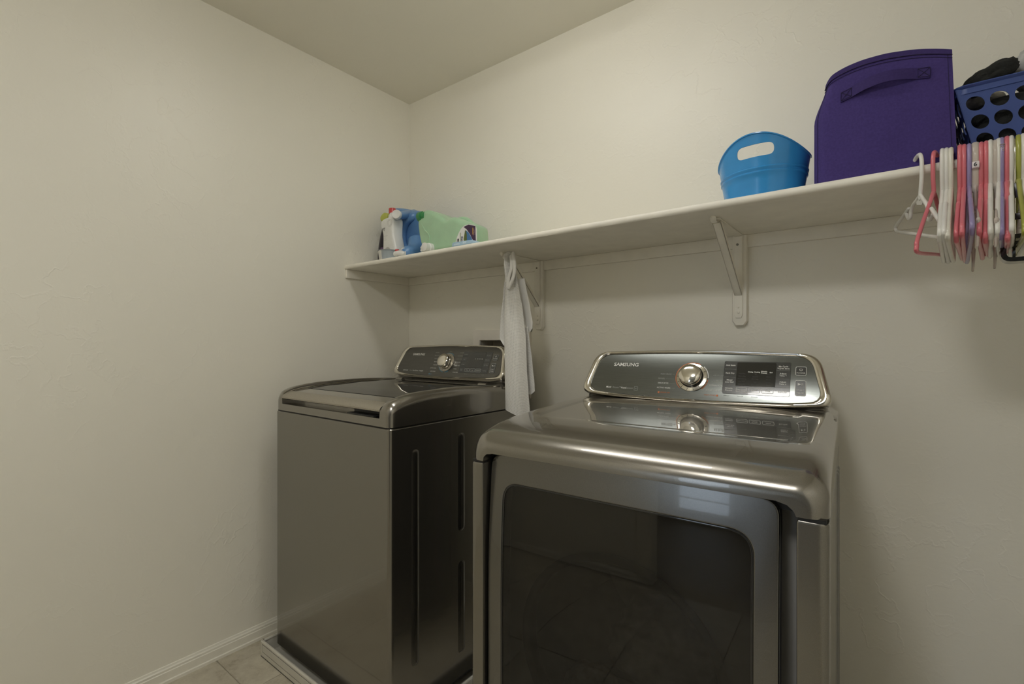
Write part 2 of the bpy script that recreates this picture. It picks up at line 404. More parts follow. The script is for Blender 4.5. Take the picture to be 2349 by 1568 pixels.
# ------------------------------------------------------------------ ceiling lamps (above the frame; the round one is added as fill)
def fill_lamp(label, loc, r, strength, color):
    t = thing('ceiling_light', label, 'light', loc)
    MB().lathe([(r * 1.06, 0), (r * 1.08, -.012), (r * 1.03, -.028), (r * .9, -.03), (r * .9, 0)], 40).obj('base', m_chrome, t)
    me = mat('lamp_diffuser_%d' % int(strength * 10), (.9, .88, .82), .5, emit=color, emit_s=strength)
    MB().lathe([(r, -.026), (r * .99, -.045), (r * .9, -.065), (r * .7, -.083), (r * .4, -.094), (r * .1, -.097)], 40).obj('diffuser', me, t)
    return t
t = thing('ceiling_light', 'long wraparound tube light on the ceiling above the laundry machines', 'light', LAMP_XYZ)
hl = LAMP_LENGTH / 2
MB().box(-hl - .012, hl + .012, -.085, .085, -.022, 0, .004).obj('base', m_trim, t)
mb = MB(); mb.loft([[(x, .074 * cos(a), -.024 - .050 * sin(a)) for a in [pi * k / 8 for k in range(9)]] for x in (-hl, hl)])
mb.obj('diffuser', mat('lamp_diffuser', (.9, .88, .82), .5, emit=LAMP_COLOR, emit_s=LAMP_STRENGTH), t)
fill_lamp('added round dome fill lamp on the ceiling behind the photographer', FILL_LAMP_XYZ, .20, FILL_LAMP_STRENGTH, LAMP_COLOR)

# ------------------------------------------------------------------ long wall shelf with its cleats
SY, SZ = 1.285, 1.545
sh = thing('wall_shelf', 'long cream painted wall shelf running along the back wall above the machines', 'shelf', (0, 0, 0))
prof = [(YB, SZ - .020), (SY + .008, SZ - .020), (SY + .003, SZ - .0185), (SY, SZ - .014), (SY, SZ - .006), (SY + .003, SZ - .0015), (SY + .008, SZ), (YB, SZ)]
mb = MB(); K = 60
mb.loft([[(XL + (XR - XL) * k / K, y + .0007 * noise.noise((k * .9, y * 30, z * 200)), z) for y, z in prof] for k in range(K + 1)])
mb.obj('shelf_board', m_shelf, sh)
MB().box(XL + .012, XR, YB - .012, YB, SZ - .060, SZ - .020, .002).obj('wall_cleat', m_shelf, sh)
MB().box(XL, XL + .012, SY + .004, YB, SZ - .060, SZ - .020, .002).obj('wall_cleat', m_shelf, sh)

def bracket(x, y_front, label):
    t = thing('shelf_bracket', label, 'bracket', (x, YB, SZ - .020), group='brackets under the wall shelf')
    yf = y_front - YB; zb = 1.240 - (SZ - .020)
    oc = [(-.019, .0), (.024, .0), (.024, zb + .012), (.014, zb - .002), (-.009, zb - .002), (-.019, zb + .012)]
    prism(MB(), oc, -.020, -.0005, .002).obj('backing_board', m_shelf, t)
    w = .0125
    prism(MB(), [(-w, -.004), (w, -.004), (w, zb + .034), (.008, zb + .022), (-.008, zb + .022), (-w, zb + .034)], -.024, -.020, .0008).obj('wall_plate', m_shelf, t)
    MB().box(-w, w, yf, -.020, -.004, -.0005, .001).obj('top_arm', m_shelf, t)
    # channel-shaped brace between the front of the arm and the wall plate
    p0 = Vector((0, yf + .015, -.012)); p1 = Vector((0, -.026, -.192))
    d = (p1 - p0).normalized(); nrm = Vector((0, -d.z, d.y)) * -1
    mb = MB()
    for xa, xb, ha, hb in ((-.011, .011, 0, .002), (-.011, -.009, 0, .014), (.009, .011, 0, .014)):
        mb.loft([[p + Vector((xx, 0, 0)) - nrm * hh for xx, hh in ((xa, ha), (xb, ha), (xb, hb), (xa, hb))] for p in (p0, p1)])
    mb.obj('brace', m_shelf, t)
    for zz, r in ((zb + .040, .0045), (zb + .056, .003)):
        MB().lathe([(r, -.024), (r * .9, -.0265), (r * .4, -.0275), (.0002, -.0278)], 12, (0, 0, zz), 'Y').obj('screw', m_shelf, t)
    MB().lathe([(.004, -.024), (.0036, -.0255), (.0014, -.026)], 10, (-.003, 0, -.03), 'Y').obj('screw', mat('screw_head', (.25, .23, .19), .4, .8), t)
    # rod hook at the front end of the arm
    mb = MB().tube([(0, yf + .016, -.004), (0, yf + .002, -.010), (0, yf - .012, -.013), (0, yf - .022, -.006), (0, yf - .024, .0035 - .006)], .0042, 8, flat=(1.9, .7))
    mb.obj('rod_hook', m_shelf, t)
    return t
bracket(-1.150, 1.432, 'cream metal shelf bracket with the white cloth hung from its front hook')
bracket(-0.373, 1.385, 'cream metal shelf bracket on the wall above the front-loading dryer, nothing hung on it')

# ------------------------------------------------------------------ laundry outlet box recessed in the wall
t = thing('outlet_box', 'cream plastic washer outlet box recessed in the wall behind the white cloth', 'outlet box', (0, YB, 0))
fx0, fx1, fz0, fz1 = -1.528, -1.199, 0.945, 1.243
mb = MB(); O = rrect(fx0, fx1, fz0, fz1, .006); I = rrect(OB[0] + .004, OB[1] - .004, OB[2] + .004, OB[3] - .004, .006)
mb.loft([[(x, 0, z) for x, z in O], [(x, -.007, z) for x, z in inset(O, .001)], [(x, -.008, z) for x, z in inset(O, .003)],
         [(x, -.008, z) for x, z in inset(I, -.003)], [(x, -.004, z) for x, z in I], [(x, .002, z) for x, z in I]], True, False)
mb.obj('frame', m_outlet, t)
mb = MB(); mb.loft([[(x, .0, z) for x, z in I], [(x, .088, z) for x, z in I], [(x * .9 - .136, .09, z * .9 + .109) for x, z in I]], True, False)
mb.f.append(tuple(range(2 * len(I), 3 * len(I)))); mb.obj('box_interior', m_outin, t)
for vx in (-1.42, -1.30):
    MB().lathe([(.012, .0), (.012, .03), (.016, .032), (.016, .045), (.006, .047), (.006, .055), (.018, .056), (.018, .062)], 14, (vx, .05, 1.0)).obj('valve', m_chrome, t)

# ------------------------------------------------------------------ laundry machines (washer and dryer share their console layout)
HW, DEP = 0.343, 0.70
TILT = radians(24); TS_, TC_ = sin(TILT), cos(TILT)
CY0, CZ0 = 0.540, 1.010
def con(a, bb, h=0.0):
    h = h - 0.9 * (bb - .06) ** 2
    return (a, CY0 + bb * TS_ - h * TC_, CZ0 + bb * TC_ + h * TS_)
def fill(outline, mapf, n=18, h=0.0):
    bs = [p[1] for p in outline]; b0, b1 = min(bs), max(bs); V = []; F = []
    for i in range(n + 1):
        y = b0 + (b1 - b0) * (0.0005 + 0.999 * i / n); X = []
        for k in range(len(outline)):
            p, q = outline[k], outline[(k + 1) % len(outline)]
            if (p[1] <= y) != (q[1] <= y): X.append(p[0] + (q[0] - p[0]) * (y - p[1]) / (q[1] - p[1]))
        xl, xr = min(X), max(X)
        for s in range(13): V.append(mapf(xl + (xr - xl) * s / 12, y, h))
    for i in range(n):
        for s in range(12): F.append((i * 13 + s, i * 13 + s + 1, (i + 1) * 13 + s + 1, (i + 1) * 13 + s))
    return V, F
def pad(name, a0, a1, b0, b1, r, h0, h1, m, par, label=None):
    o = rrect(a0, a1, b0, b1, r); e = min(.0006, (h1 - h0) * .5)
    if b1 - b0 > .05:      # tall pads follow the bowed face
        o2 = []
        for k in range(len(o)):
            p, q = Vector(o[k]), Vector(o[(k + 1) % len(o)]); m_ = max(1, int((q - p).length / .006))
            o2 += [tuple(p.lerp(q, j / m_)) for j in range(m_)]
        mb = MB().loft([[con(*p, h0) for p in o2], [con(*p, h1 - e) for p in o2], [con(*p, h1) for p in inset(o2, e)]], True, False)
        mb.add(*fill(inset(o2, e * .98), con, 24, h1)); return mb.obj(name, m, par, 30, None, label)
    return MB().loft([[con(*p, h0) for p in o], [con(*p, h1 - e) for p in o], [con(*p, h1) for p in inset(o, e)]]).obj(name, m, par, 30, None, label)
def frame(name, a0, a1, b0, b1, r, wd, h0, h1, m, par):
    o = rrect(a0, a1, b0, b1, r); i = inset(o, wd)
    return MB().loft([[con(*p, h0) for p in o], [con(*p, h1) for p in o], [con(*p, h1) for p in i], [con(*p, h0) for p in i]], True, False).obj(name, m, par, 30)
def arc(name, c, r0, r1, t0, t1, h, m, par, n=40):
    V = []; F = []
    for k in range(n + 1):
        t = t0 + (t1 - t0) * k / n
        for rr, hh in ((r0, h - .0012), (r0, h), (r1, h), (r1, h - .0012)): V.append(con(c[0] + rr * cos(t), c[1] + rr * sin(t), hh))
    for k in range(n):
        for s in range(3): F.append((k * 4 + s, k * 4 + s + 1, k * 4 + s + 5, k * 4 + s + 4))
    return link(name, V, F, m, par, 30)
def spin(name, c, prof, m, par, n=48):
    return MB().loft([[con(c[0] + r * cos(2 * pi * k / n), c[1] + r * sin(2 * pi * k / n), h) for k in range(n)] for r, h in prof]).obj(name, m, par, 35)

OUT = rpoly([(-.336, .004, .03), (-.24, -.005, .08), (0, -.010, .2), (.24, -.005, .08), (.336, .004, .03), (.304, .143, .042), (0, .154, .2), (-.304, .143, .042)], 8)
INN = rpoly([(-.313, .015, .032), (-.225, .0045, .08), (0, .0005, .2), (.225, .0045, .08), (.313, .015, .032), (.285, .1335, .034), (0, .143, .2), (-.285, .1335, .034)], 8)

def console(root, dryer):
    face = m_face if dryer else m_facew
    hs = MB()
    # housing behind the bezel
    hs.loft([[con(a, bb, -.002) for a, bb in OUT], [con(a * 1.0, bb, -.018) for a, bb in OUT],
             [(a * .985, .655, CZ0 - .012 + bb * .93) for a, bb in OUT], [(a * .96, .69, CZ0 - .012 + bb * .88) for a, bb in OUT]])
    # dark waisted neck between bezel and top cover
    rings = []
    for z, hw, yf in ((1.034, .322, .566), (1.016, .323, .551), (1.008, .323, .549), (1.001, .324, .553), (.996, .327, .551), (.992, .332, .543), (.989, .339, .532), (.987, .3425, .520), (.980, .3425, .515)):
        rings.append([(x, y, z) for x, y in rpoly([(-hw, .69, .01), (-hw, yf, .03), (hw, yf, .03), (hw, .69, .01)], 5)])
    hs.loft(rings)
    c = hs.obj('console', m_covr, root, 50)
    mb = MB()
    mb.loft([[con(*p, hh) for p in q] for q, hh in ((OUT, -.004), (OUT, .002), (inset(OUT, .0025), .0058), ([((o[0] * .55 + i[0] * .45), (o[1] * .55 + i[1] * .45)) for o, i in zip(OUT, INN)], .0072),
             (inset(INN, -.0015), .0045), (INN, .0015), (INN, -.001))], True, False)
    mb.obj('bezel', m_chrome, c, 60)
    V, F = fill(inset(INN, -.0008), con, 22, .0006)
    link('face_panel', V, F, face, c, 60)
    # dial: printed arc, ring with tick marks, domed knob
    kc = (0, .0655)
    P = m_orange_ink if dryer else m_blue_ink
    if dryer:
        arc('dial_arc', kc, .0435, .0452, radians(62), radians(228), .0016, P, c); arc('dial_arc', kc, .0435, .0452, radians(-48), radians(-8), .0016, P, c)
        arc('dial_arc', kc, .0428, .0455, radians(-2), radians(48), .0016, m_white_ink, c)
    else:
        arc('dial_arc', kc, .0435, .0450, radians(48), radians(118), .0016, P, c); arc('dial_arc', kc, .0435, .0450, radians(172), radians(262), .0016, P, c)
        arc('dial_arc', kc, .0435, .0450, radians(-85), radians(-58), .0016, P, c)
    spin('dial_ring', kc, [(.0425, .0), (.0425, .0035), (.0415, .0048), (.0335, .0062), (.0325, .0062), (.031, .002)], m_chrome if dryer else m_strip, c)
    ring_h = lambda r: .0048 + (.0415 - r) / .008 * .0014
    for k in range(14):
        t = radians(90 + 360 / 14 * (k + .5)); V = []
        for r, w in ((.0345, .0005), (.0405, .0005)):
            for sgn in (-1, 1): V.append(con(kc[0] + r * cos(t) - sgn * w * sin(t), kc[1] + r * sin(t) + sgn * w * cos(t), ring_h(r) + .0004))
        link('tick_mark', V, [(0, 1, 3, 2)], m_black_ink, c, 0)
    spin('knob_collar', kc, [(.0325, .003), (.0325, .014), (.0312, .016), (.029, .016)], m_darkgloss if dryer else m_chrome, c)
    kp = [(.0300, .010), (.0302, .026), (.0292, .0300), (.0265, .0322), (.019, .0345), (.010, .0356), (.001, .036)]
    spin('knob', kc, kp, m_knob, c)
    # button field and display
    pad('button_panel', .083, .243, .0225, .1175, .004, 0, .0016, m_panel, c)
    pad('display', .1155, .2095, .0455, .1145, .002, .0012, .0022, m_display, c)
    for xx in ((.084, .1155), (.2095, .242)):
        for bb in (.0465, .070, .0935): pad('divider', xx[0] + .001, xx[1] - .001, bb - .0004, bb + .0004, .0002, .0012, .0020, m_grey_ink if dryer else m_panel, c)
    for ac in (.131, .1615, .1925):
        frame('button_outline', ac - .0135, ac + .0135, .0285, .0415, .003, .0009, .001, .0024, m_white_ink if dryer else m_grey_ink, c)
    for b0, b1 in ((.081, .1055), (.027, .0675)):
        pad('button', .2535, .2775, b0, b1, .004, 0, .002, m_panel, c)
        frame('button_outline', .2535, .2775, b0, b1, .004, .0010, .0008, .0026, m_white_ink if dryer else m_grey_ink, c)
    top = lambda hh: (lambda a, bb: con(a, bb, hh))
    W_, G_, = m_white_ink, m_grey_ink
    T = lambda body, size, a, bb, m=W_, al='CENTER', hh=.0022, **k: text('lettering', body, size, top(hh), m, c, al, at=(a, bb), **k)
    text('brand_lettering', 'SAMSUNG', .0155, top(.0018), W_, c, 'LEFT', at=(-.240, .0985) if dryer else (-.234, .1005), sx=1.12, bold=.0004)
    if dryer:
        T('Multi', .0082, -.254, .0235, al='LEFT', shear=.15, bold=.0001, hh=.0012); T('Steam\u2122', .0082, -.233, .0235, G_, al='LEFT', shear=.15, hh=.0012)
        T('Vent', .0082, -.2055, .0235, al='LEFT', bold=.0001, hh=.0012); T('Sensor', .0082, -.1895, .0235, G_, al='LEFT', hh=.0012)
        frame('energy_mark', -.1635, -.1525, .0175, .0295, .001, .0006, .0008, .0014, G_, c); T('e', .007, -.158, .0235, G_, hh=.0012)
        for s, bb in (('PERM PRESS', .072), ('WOOL', .058), ('DELICATES', .044), ('ACTIVE WEAR', .030)):
            xr = {72: -.0575, 58: -.075, 44: -.0635, 30: -.056}[round(bb * 1000)]
            T(s, .0062, xr, bb, W_ if bb < .05 else G_, 'RIGHT', hh=.0012)
            pad('leader_line', xr + .002, -.048 if bb > .05 else -.044, bb - .0002, bb + .0002, .0001, .0004, .0010, G_, c)
        for s, bb in (('AIR FLUFF', .073), ('REFRESH', .058), ('WRINKLE AWAY', .044), ('STEAM SANITIZE', .030)):
            xl = {73: .0565, 58: .0575, 44: .0485, 30: .0405}[round(bb * 1000)]
            T(s, .0062, xl, bb, W_ if bb < .05 else G_, 'LEFT', hh=.0012)
        pad('orange_marker', -.0915, -.0865, .0135, .0185, .001, .0004, .0012, m_orange_ink, c); T('SENSOR DRY', .0048, -.084, .016, m_orange_ink, 'LEFT', hh=.0012)
        pad('orange_marker', .0685, .0735, .0135, .0185, .001, .0004, .0012, m_orange_ink, c); T('STEAM CYCLE', .0048, .067, .016, m_orange_ink, 'RIGHT', hh=.0012)
        for s, bb in (('Anti Static', .105), ('Rack Dry', .0815), ('Mixed\nLoad Bell', .0585), ('Wrinkle\nPrevent', .035)): T(s, .0058, .0995, bb, bold=.0001)
        for s, bb in (('My Cycle\n\u2022 Cycle Save', .102), ('Adjust\nTime \u25b2', .0815), ('Adjust\nTime \u25bc', .0585), ('Eco Dry', .0345)):
            s = s.replace('\u25b2', '^').replace('\u25bc', 'v').replace('\u2022 ', '*'); T(s, .0058, .226, bb, bold=.0001)
        for s, a in (('Dry Level', .131), ('Temp.', .1615), ('Time', .1925)): T(s, .0058, a, .035, bold=.0001)
        for s, a in (('Drying', .150), ('Cooling', .1655), ('Wrinkle\nPrevent', .182), ('End', .1985)): T(s, .0044, a, .0865, hh=.0026, bold=.0002)
        dim = mat('dim_print', (.055, .055, .052), .5)
        for j, bb in enumerate((.081, .0735, .066, .0585, .051)):
            for s, a in zip((('Very Dry', 'High', '80min'), ('More Dry', 'Medium', '60min'), ('Normal Dry', 'Med Low', '40min'), ('Less Dry', 'Low', '30min'), ('Damp Dry', 'Extra Low', '20min'))[j], (.130, .162, .193)):
                T(s, .0042, a, bb, dim, hh=.0026)
        for s, a in (('Child Lock', .094), ('Alarm Off', .128), ('Drum Light', .163), ('Smart Care', .225)): T(s, .0035, a, .0175, G_, hh=.0012)
    else:
        T('activewash', .0078, -.267, .0225, al='LEFT', shear=.15, bold=.0001, hh=.0012); T('Steam', .0078, -.222, .0225, G_, 'LEFT', hh=.0012)
        T('SuperSpeed', .0078, -.2005, .0225, al='LEFT', hh=.0012); T('AquaJet', .0078, -.156, .0225, al='LEFT', bold=.0001, hh=.0012)
        for k, s in enumerate(('NORMAL', 'HEAVY DUTY', 'PERM PRESS', 'BEDDING', 'SANITIZE', 'ACTIVE WEAR', 'DEEP STEAM')):
            bb = .111 - k * .0148; T(s, .0058, -.053 - (.012 if k in (0,) else 0), bb, W_ if k > 2 else G_, 'RIGHT', hh=.0012)
        for k, s in enumerate(('SUPERSPEED', 'WATERPROOF', 'QUICK WASH', 'DELICATES', 'HAND WASH', 'WOOL', 'RINSE+SPIN')):
            bb = .1115 - k * .0148; T(s, .0058, .052 + (.008 if k == 0 else 0), bb, W_ if k > 2 else G_, 'LEFT', hh=.0012)
        T('ECO', .0055, .002, .1175, G_, hh=.0012)
        T('aqua', .0055, -.083, .0105, m_blue_ink, 'LEFT', hh=.0012); pad('blue_marker', -.0905, -.0865, .008, .013, .001, .0004, .0012, m_blue_ink, c)
        for s, bb in (('Garment+', .105), ('Stain', .0815), ('Pre Soak', .0585), ('Extra\nRinse', .035)): T(s, .0052, .0995, bb, G_)
        for s, bb in (('My Cycle', .102), ('Delay End', .0815), ('Self Clean', .0585), ('Eco Plus', .0345)): T(s, .0052, .226, bb, G_)
        for s, a in (('Temp', .131), ('Spin', .1615), ('Soil Level', .1925)): T(s, .005, a, .035, W_)
        for a in (.158, .170, .182, .194): pad('display_dash', a, a + .006, .084, .0858, .0006, .0021, .0027, W_, c)
        for s, a in (('Smart Care', .128), ('Child Lock', .175), ('Sound Off', .222)): T(s, .0035, a, .0175, G_, hh=.0012)
    T('POWER', .0056, .2655, .0875, W_, hh=.0026); T('START', .0056, .2655, .0415, W_, hh=.0026); T('PAUSE', .0056, .2655, .034, W_, hh=.0026)
    arc('power_mark', (.2655, .097), .0028, .0036, radians(-230), radians(50), .0028, W_, c, 16)
    pad('power_mark', .2652, .2658, .097, .1012, .0002, .0012, .0028, W_, c)
    o = [con(.2595, .0535, .0026), con(.2595, .0605, .0026), con(.2665, .057, .0026)]
    link('play_mark', o, [(0, 1, 2)], W_, c, 0)
    for a in (.268, .2705): pad('pause_mark', a, a + .0009, .0535, .0605, .0002, .0012, .0028, W_, c)
    return c

def plan_w(y, R, w=HW): return w if y >= R else w - R + sqrt(max(0, R * R - (R - y) ** 2))
def cabinet_shell(root, R, z0, z1, m, name='cabinet'):
    o = rpoly([(-HW, 0, R), (HW, 0, R), (HW, DEP, .006), (-HW, DEP, .006)], 6)
    mb = MB().loft([[(x, y, z0) for x, y in inset(o, .004)], [(x, y, z0 + .004) for x, y in o], [(x, y, z1 - .003) for x, y in o], [(x, y, z1) for x, y in inset(o, .003)]])
    return mb.obj(name, m, root, 40)
def lerp_prof(P, y):
    for (a, p), (c, q) in zip(P, P[1:]):
        if y <= c: return p + (q - p) * (y - a) / (c - a)
    return P[-1][1]

# ---- washer
wash = thing('washing_machine', 'dark grey metallic top-loading washing machine in the corner, standing in a drain pan', 'washing machine', (-1.493, .893, .030))
MB().box(-HW + .02, HW - .02, .03, DEP - .02, -.012, .03, .004).obj('base', m_dark, wash)
cab = cabinet_shell(wash, .016, .012, .897, m_paint)
prism(MB(), rrect(-HW + .006, HW - .006, .8965, .9025, .001), .006, DEP - .006).obj('seam_gasket', m_dark, wash)
# embossed ribs on the right side panel
for (y0, y1, z0, z1) in ((.085, .108, .16, .82), (.288, .314, .515, .842), (.288, .314, .10, .405)):
    o = rrect(y0, y1, z0, z1, .014); mb = MB()
    mb.loft([[(HW - .001, y, z) for y, z in inset(o, -.006)], [(HW + .002, y, z) for y, z in o], [(HW + .0033, y, z) for y, z in inset(o, .004)], [(HW + .0038, y, z) for y, z in inset(o, .008)]])
    mb.obj('embossed_rib', m_sideshade, cab, 60)
# top cover with a well for the lid
CR = [(0, .952), (.004, .962), (.012, .971), (.025, .978), (.05, .986), (.09, .993), (.16, .999), (.3, 1.002), (.42, 1.0), (.50, .995), (.56, .990), (.70, .988)]
LT = [(0, .950), (.02, .966), (.05, .974), (.09, .980), (.16, .986), (.3, .991), (.42, .991), (.52, .988), (.7, .986)]
rings = []
for y in (0, .002, .006, .012, .020, .030, .045, .0455, .07, .10, .15, .22, .30, .38, .44, .49, .510, .5105, .55, .62, .70):
    c = lerp_prof(CR, y); w_ = plan_w(y, .024); r = min(.030, (c - .93) * .9)
    rec = .926 if y <= .045 else (lerp_prof(LT, y) - .020 if y <= .510 else lerp_prof(LT, y) - .004)
    S = [(w_, .9015)] + [(w_ - r + r * cos(t), c - r + r * sin(t)) for t in [k / 7 * pi / 2 for k in range(8)]] + [(min(.302, w_ - r - .002), c - .0005), (min(.2985, w_ - r - .004), c - .004), (min(.297, w_ - r - .006), rec)]
    ring = [(x, y, z) for x, z in S] + [(-x, y, z) for x, z in reversed(S)]
    rings.append(ring)
MB().loft(rings).obj('top_cover', m_covr, wash, 38)
lid = MB()
ys_ = [.012, .016, .03, .05, .09, .16, .23, .30, .37, .44, .49, .507]
lid.loft([[(-.2955, y, lerp_prof(LT, y) - .014), (.2955, y, lerp_prof(LT, y) - .014), (.2955, y, lerp_prof(LT, y) - .002), (.2935, y, lerp_prof(LT, y)), (-.2935, y, lerp_prof(LT, y)), (-.2955, y, lerp_prof(LT, y) - .002)] for y in ys_])
lid = lid.obj('lid', m_covr, wash, 40)
st = MB(); st.loft([[(x, y, z) for y, z in ((.030, .946), (.004, .9445), (-.001, .947), (-.0015, .952), (.004, .9595), (.020, .968), (.034, .9715), (.036, .968))] for x in (-.2955, -.293, -.28, 0, .28, .293, .2955)])
st.obj('handle_strip', m_strip, lid, 40, None, 'pale metal grip strip along the front edge of the lid')
LG = lambda x, y, h=0: (x, y, lerp_prof(LT, y) + h)
mb = MB(); mb.loft([[LG(-.262, y, .0003), LG(.262, y, .0003), LG(.262, y, .0012), LG(-.262, y, .0012)] for y in (.085, .1, .13, .16, .2, .25, .30, .35, .40, .44, .49)])
mb.obj('glass_panel', m_glassl, lid, 40, None, 'dark tinted glass panel')
for s in (-1, 1):
    mb = MB(); mb.tube([(s * .297, y, lerp_prof(LT, y) + .001) for y in ys_], .0014, 6, smooth=2); mb.obj('edge_trim', m_chrome, lid)
MB().box(.133, .272, -.006, .036, .9275, .9325, .0018).box(.135, .27, .020, .034, .930, .945, .002).obj('latch', m_dark, lid, 40, None, 'black lid latch in the grip recess')
for s in (-1, 1): MB().lathe([(.010, -.02), (.010, .02)], 14, (s * .25, .518, .988), 'X').obj('hinge', m_covr, wash)
console(wash, False)

# ---- dryer
dry = thing('clothes_dryer', 'dark grey metallic front-loading clothes dryer with a large smoked glass door, nearest the camera', 'dryer', (-.409, .826, .015), radians(2.9))
for x in (-.28, .28):
    for y in (.06, .62): MB().lathe([(.018, -.015), (.02, -.012), (.02, 0), (.01, .002), (.01, .014)], 16, (x, y, 0)).obj('foot', m_dark, dry)
mb = MB()   # cabinet shell open at the front: sides, back, bottom, inner front bulkhead
mb.box(-HW, -HW + .012, .02, DEP, .012, .897, .003); mb.box(HW - .012, HW, .02, DEP, .012, .897, .003)
mb.box(-HW + .012, HW - .012, DEP - .012, DEP, .012, .897, .002); mb.box(-HW + .012, HW - .012, .03, DEP - .012, .012, .024, .002)
cab = mb.obj('cabinet', m_sideshade, dry, 40)
for z0 in (.12,):   # pressed ridges of the right side
    for y0 in (.52, .56, .60):
        o = rrect(y0, y0 + .016, z0, .86, .007)
        MB().loft([[(HW - .001, y, z) for y, z in inset(o, -.004)], [(HW + .003, y, z) for y, z in inset(o, .003)]]).obj('embossed_rib', m_sideshade, cab, 60)
for (x0, x1) in ((-HW, -.3065), (.3005, HW)):
    ro = .018; s = -1 if x0 < 0 else 1
    o = rpoly([(x0, 0, .018 if s < 0 else .003), (x1, 0, .003 if s < 0 else .018), (x1, .03, .001), (x0, .03, .001)], 6)
    MB().loft([[(x, y, .02) for x, y in o], [(x, y, .894) for x, y in o], [(x, y, .897) for x, y in inset(o, .002)]]).obj('front_column', m_paint, dry, 50)
MB().box(-.3065, .3005, .004, .03, .02, .205, .004).obj('lower_panel', m_paint, dry, 40)
# bulkhead with round drum opening
DC = (-.02, .52); DR = .205
n = 48; O = []; I = []
for k in range(n):
    t = 2 * pi * k / n + pi / 4; c_, s_ = cos(t), sin(t); q = 1 / max(abs(c_), abs(s_))
    O.append((max(-.3305, min(.3305, c_ * q * .34)), .56 + s_ * q * .335)); I.append((DC[0] + DR * c_, DC[1] + DR * s_))
mb = MB(); mb.loft([[(x, .075, z) for x, z in O], [(x, .075, z) for x, z in I], [(x, .090, z) for x, z in I], [(x, .090, z) for x, z in O]], True, False)
mb.obj('bulkhead', mat('bulkhead_grey', (.30, .29, .27), .45, var=.05), dry, 40)
mb = MB(); mb.loft([[(DC[0] + r * cos(2 * pi * k / 40), y, DC[1] + r * sin(2 * pi * k / 40)) for k in range(40)] for r, y in ((DR, .091), (.26, .10), (.275, .14), (.275, .58), (.26, .60), (.02, .605))], True, False)
mb.obj('drum', m_drum, dry, 50)
mb = MB(); mb.loft([[(DC[0] + r * cos(2 * pi * k / 40), y, DC[1] + r * sin(2 * pi * k / 40)) for k in range(40)] for r, y in ((DR + .012, .073), (DR + .016, .062), (DR + .004, .058), (DR - .004, .064), (DR - .002, .09))], True, False)
mb.obj('drum_seal', m_dark, dry, 60)
# top cover: rolled front edge, shallow tray on top, notch over the door
CD = [(0, .930), (.002, .938), (.006, .946), (.012, .9525), (.022, .9600), (.034, .9660), (.050, .9715), (.072, .977), (.10, .9815), (.14, .9855), (.184, .9885), (.305, .9945), (.42, .999), (.53, 1.001), (.70, 1.001)]
rings = []
for y in (0, .002, .004, .006, .009, .012, .016, .022, .028, .034, .042, .050, .060, .072, .085, .10, .115, .14, .165, .178, .184, .192, .25, .305, .36, .42, .48, .51, .53, .56, .62, .70):
    c = lerp_prof(CD, y); w_ = plan_w(y, .030); r = min(.034, (c - .900) * .72)
    tr = .0035 * max(0, min(1, (y - .170) / .018)) * max(0, min(1, (.53 - y) / .02))
    S = [(w_, .9025)] + [(w_ - r + r * cos(t), c - r + r * sin(t)) for t in [k / 8 * pi / 2 for k in range(9)]] + [(min(.278, w_ - r - .004), c), (min(.270, w_ - r - .012), c - tr), (.14, c - tr)]
    bot = [(-.306, .9025), (-.304, .912), (-.296, .919), (-.280, .922), (.272, .922), (.288, .918), (.297, .910), (.300, .9025)]
    ring = [(x, y, z) for x, z in S] + [(0, y, c - tr)] + [(-x, y, z) for x, z in reversed(S)]
    bz = [(x, y, z) for x, z in bot]
    rings.append(ring + bz)
MB().loft(rings).obj('top_cover', m_covr, dry, 38)
for s, xa, xb in ((-1, -HW + .004, -.308), (1, .302, HW - .004)):
    MB().box(min(xa, xb), max(xa, xb), .004, .03, .8965, .9027).obj('seam_gasket', m_dark, dry, 0)
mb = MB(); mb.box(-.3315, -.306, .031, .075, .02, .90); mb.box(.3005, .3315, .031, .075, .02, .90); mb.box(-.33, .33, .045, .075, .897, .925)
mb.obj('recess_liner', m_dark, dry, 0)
# door: bowed frame with a window and smoked glass
def dy(z): return .013 + .017 * max(0, (z - .60) / .32) ** 2
DOo = rpoly([(-.3025, .215, .02), (.2755, .215, .02), (.2755, .9155, .030), (-.3025, .9155, .030)], 8)
DOi = rpoly([(-.266, .262, .03), (.2385, .262, .03), (.2385, .8565, .040), (-.266, .8565, .040)], 8)
def subd(poly, k=6):
    out = []
    for i in range(len(poly)):
        a = Vector(poly[i]); c = Vector(poly[(i + 1) % len(poly)]); m_ = max(1, int((c - a).length / .03))
        for j in range(m_): out.append(tuple(a.lerp(c, j / m_)))
    return out
# same subdivision for both outlines: ring correspondences by index
def ring_pair(A, Bp):
    oa, ob = [], []
    for i in range(len(A)):
        a, a2 = Vector(A[i]), Vector(A[(i + 1) % len(A)]); c, c2 = Vector(Bp[i]), Vector(Bp[(i + 1) % len(A)])
        m_ = max(1, int((a2 - a).length / .03))
        for j in range(m_): oa.append(tuple(a.lerp(a2, j / m_))); ob.append(tuple(c.lerp(c2, j / m_)))
    return oa, ob
A_, B_ = ring_pair(DOo, DOi)
mb = MB()
mb.loft([[(x, dy(z) + d, z) for x, z in q] for q, d in ((A_, .012), (A_, .003), (inset(A_, .0012), .0008), (inset(A_, .004), 0), (inset(B_, -.003), 0), (inset(B_, -.0008), .001), (B_, .004), (B_, .034))] , True, False)
mb.f += [tuple(i for i in (k, (k + 1) % len(A_), 7 * len(A_) + (k + 1) % len(A_), 7 * len(A_) + k)) for k in range(len(A_))]
door = mb.obj('door', m_door, dry, 40)
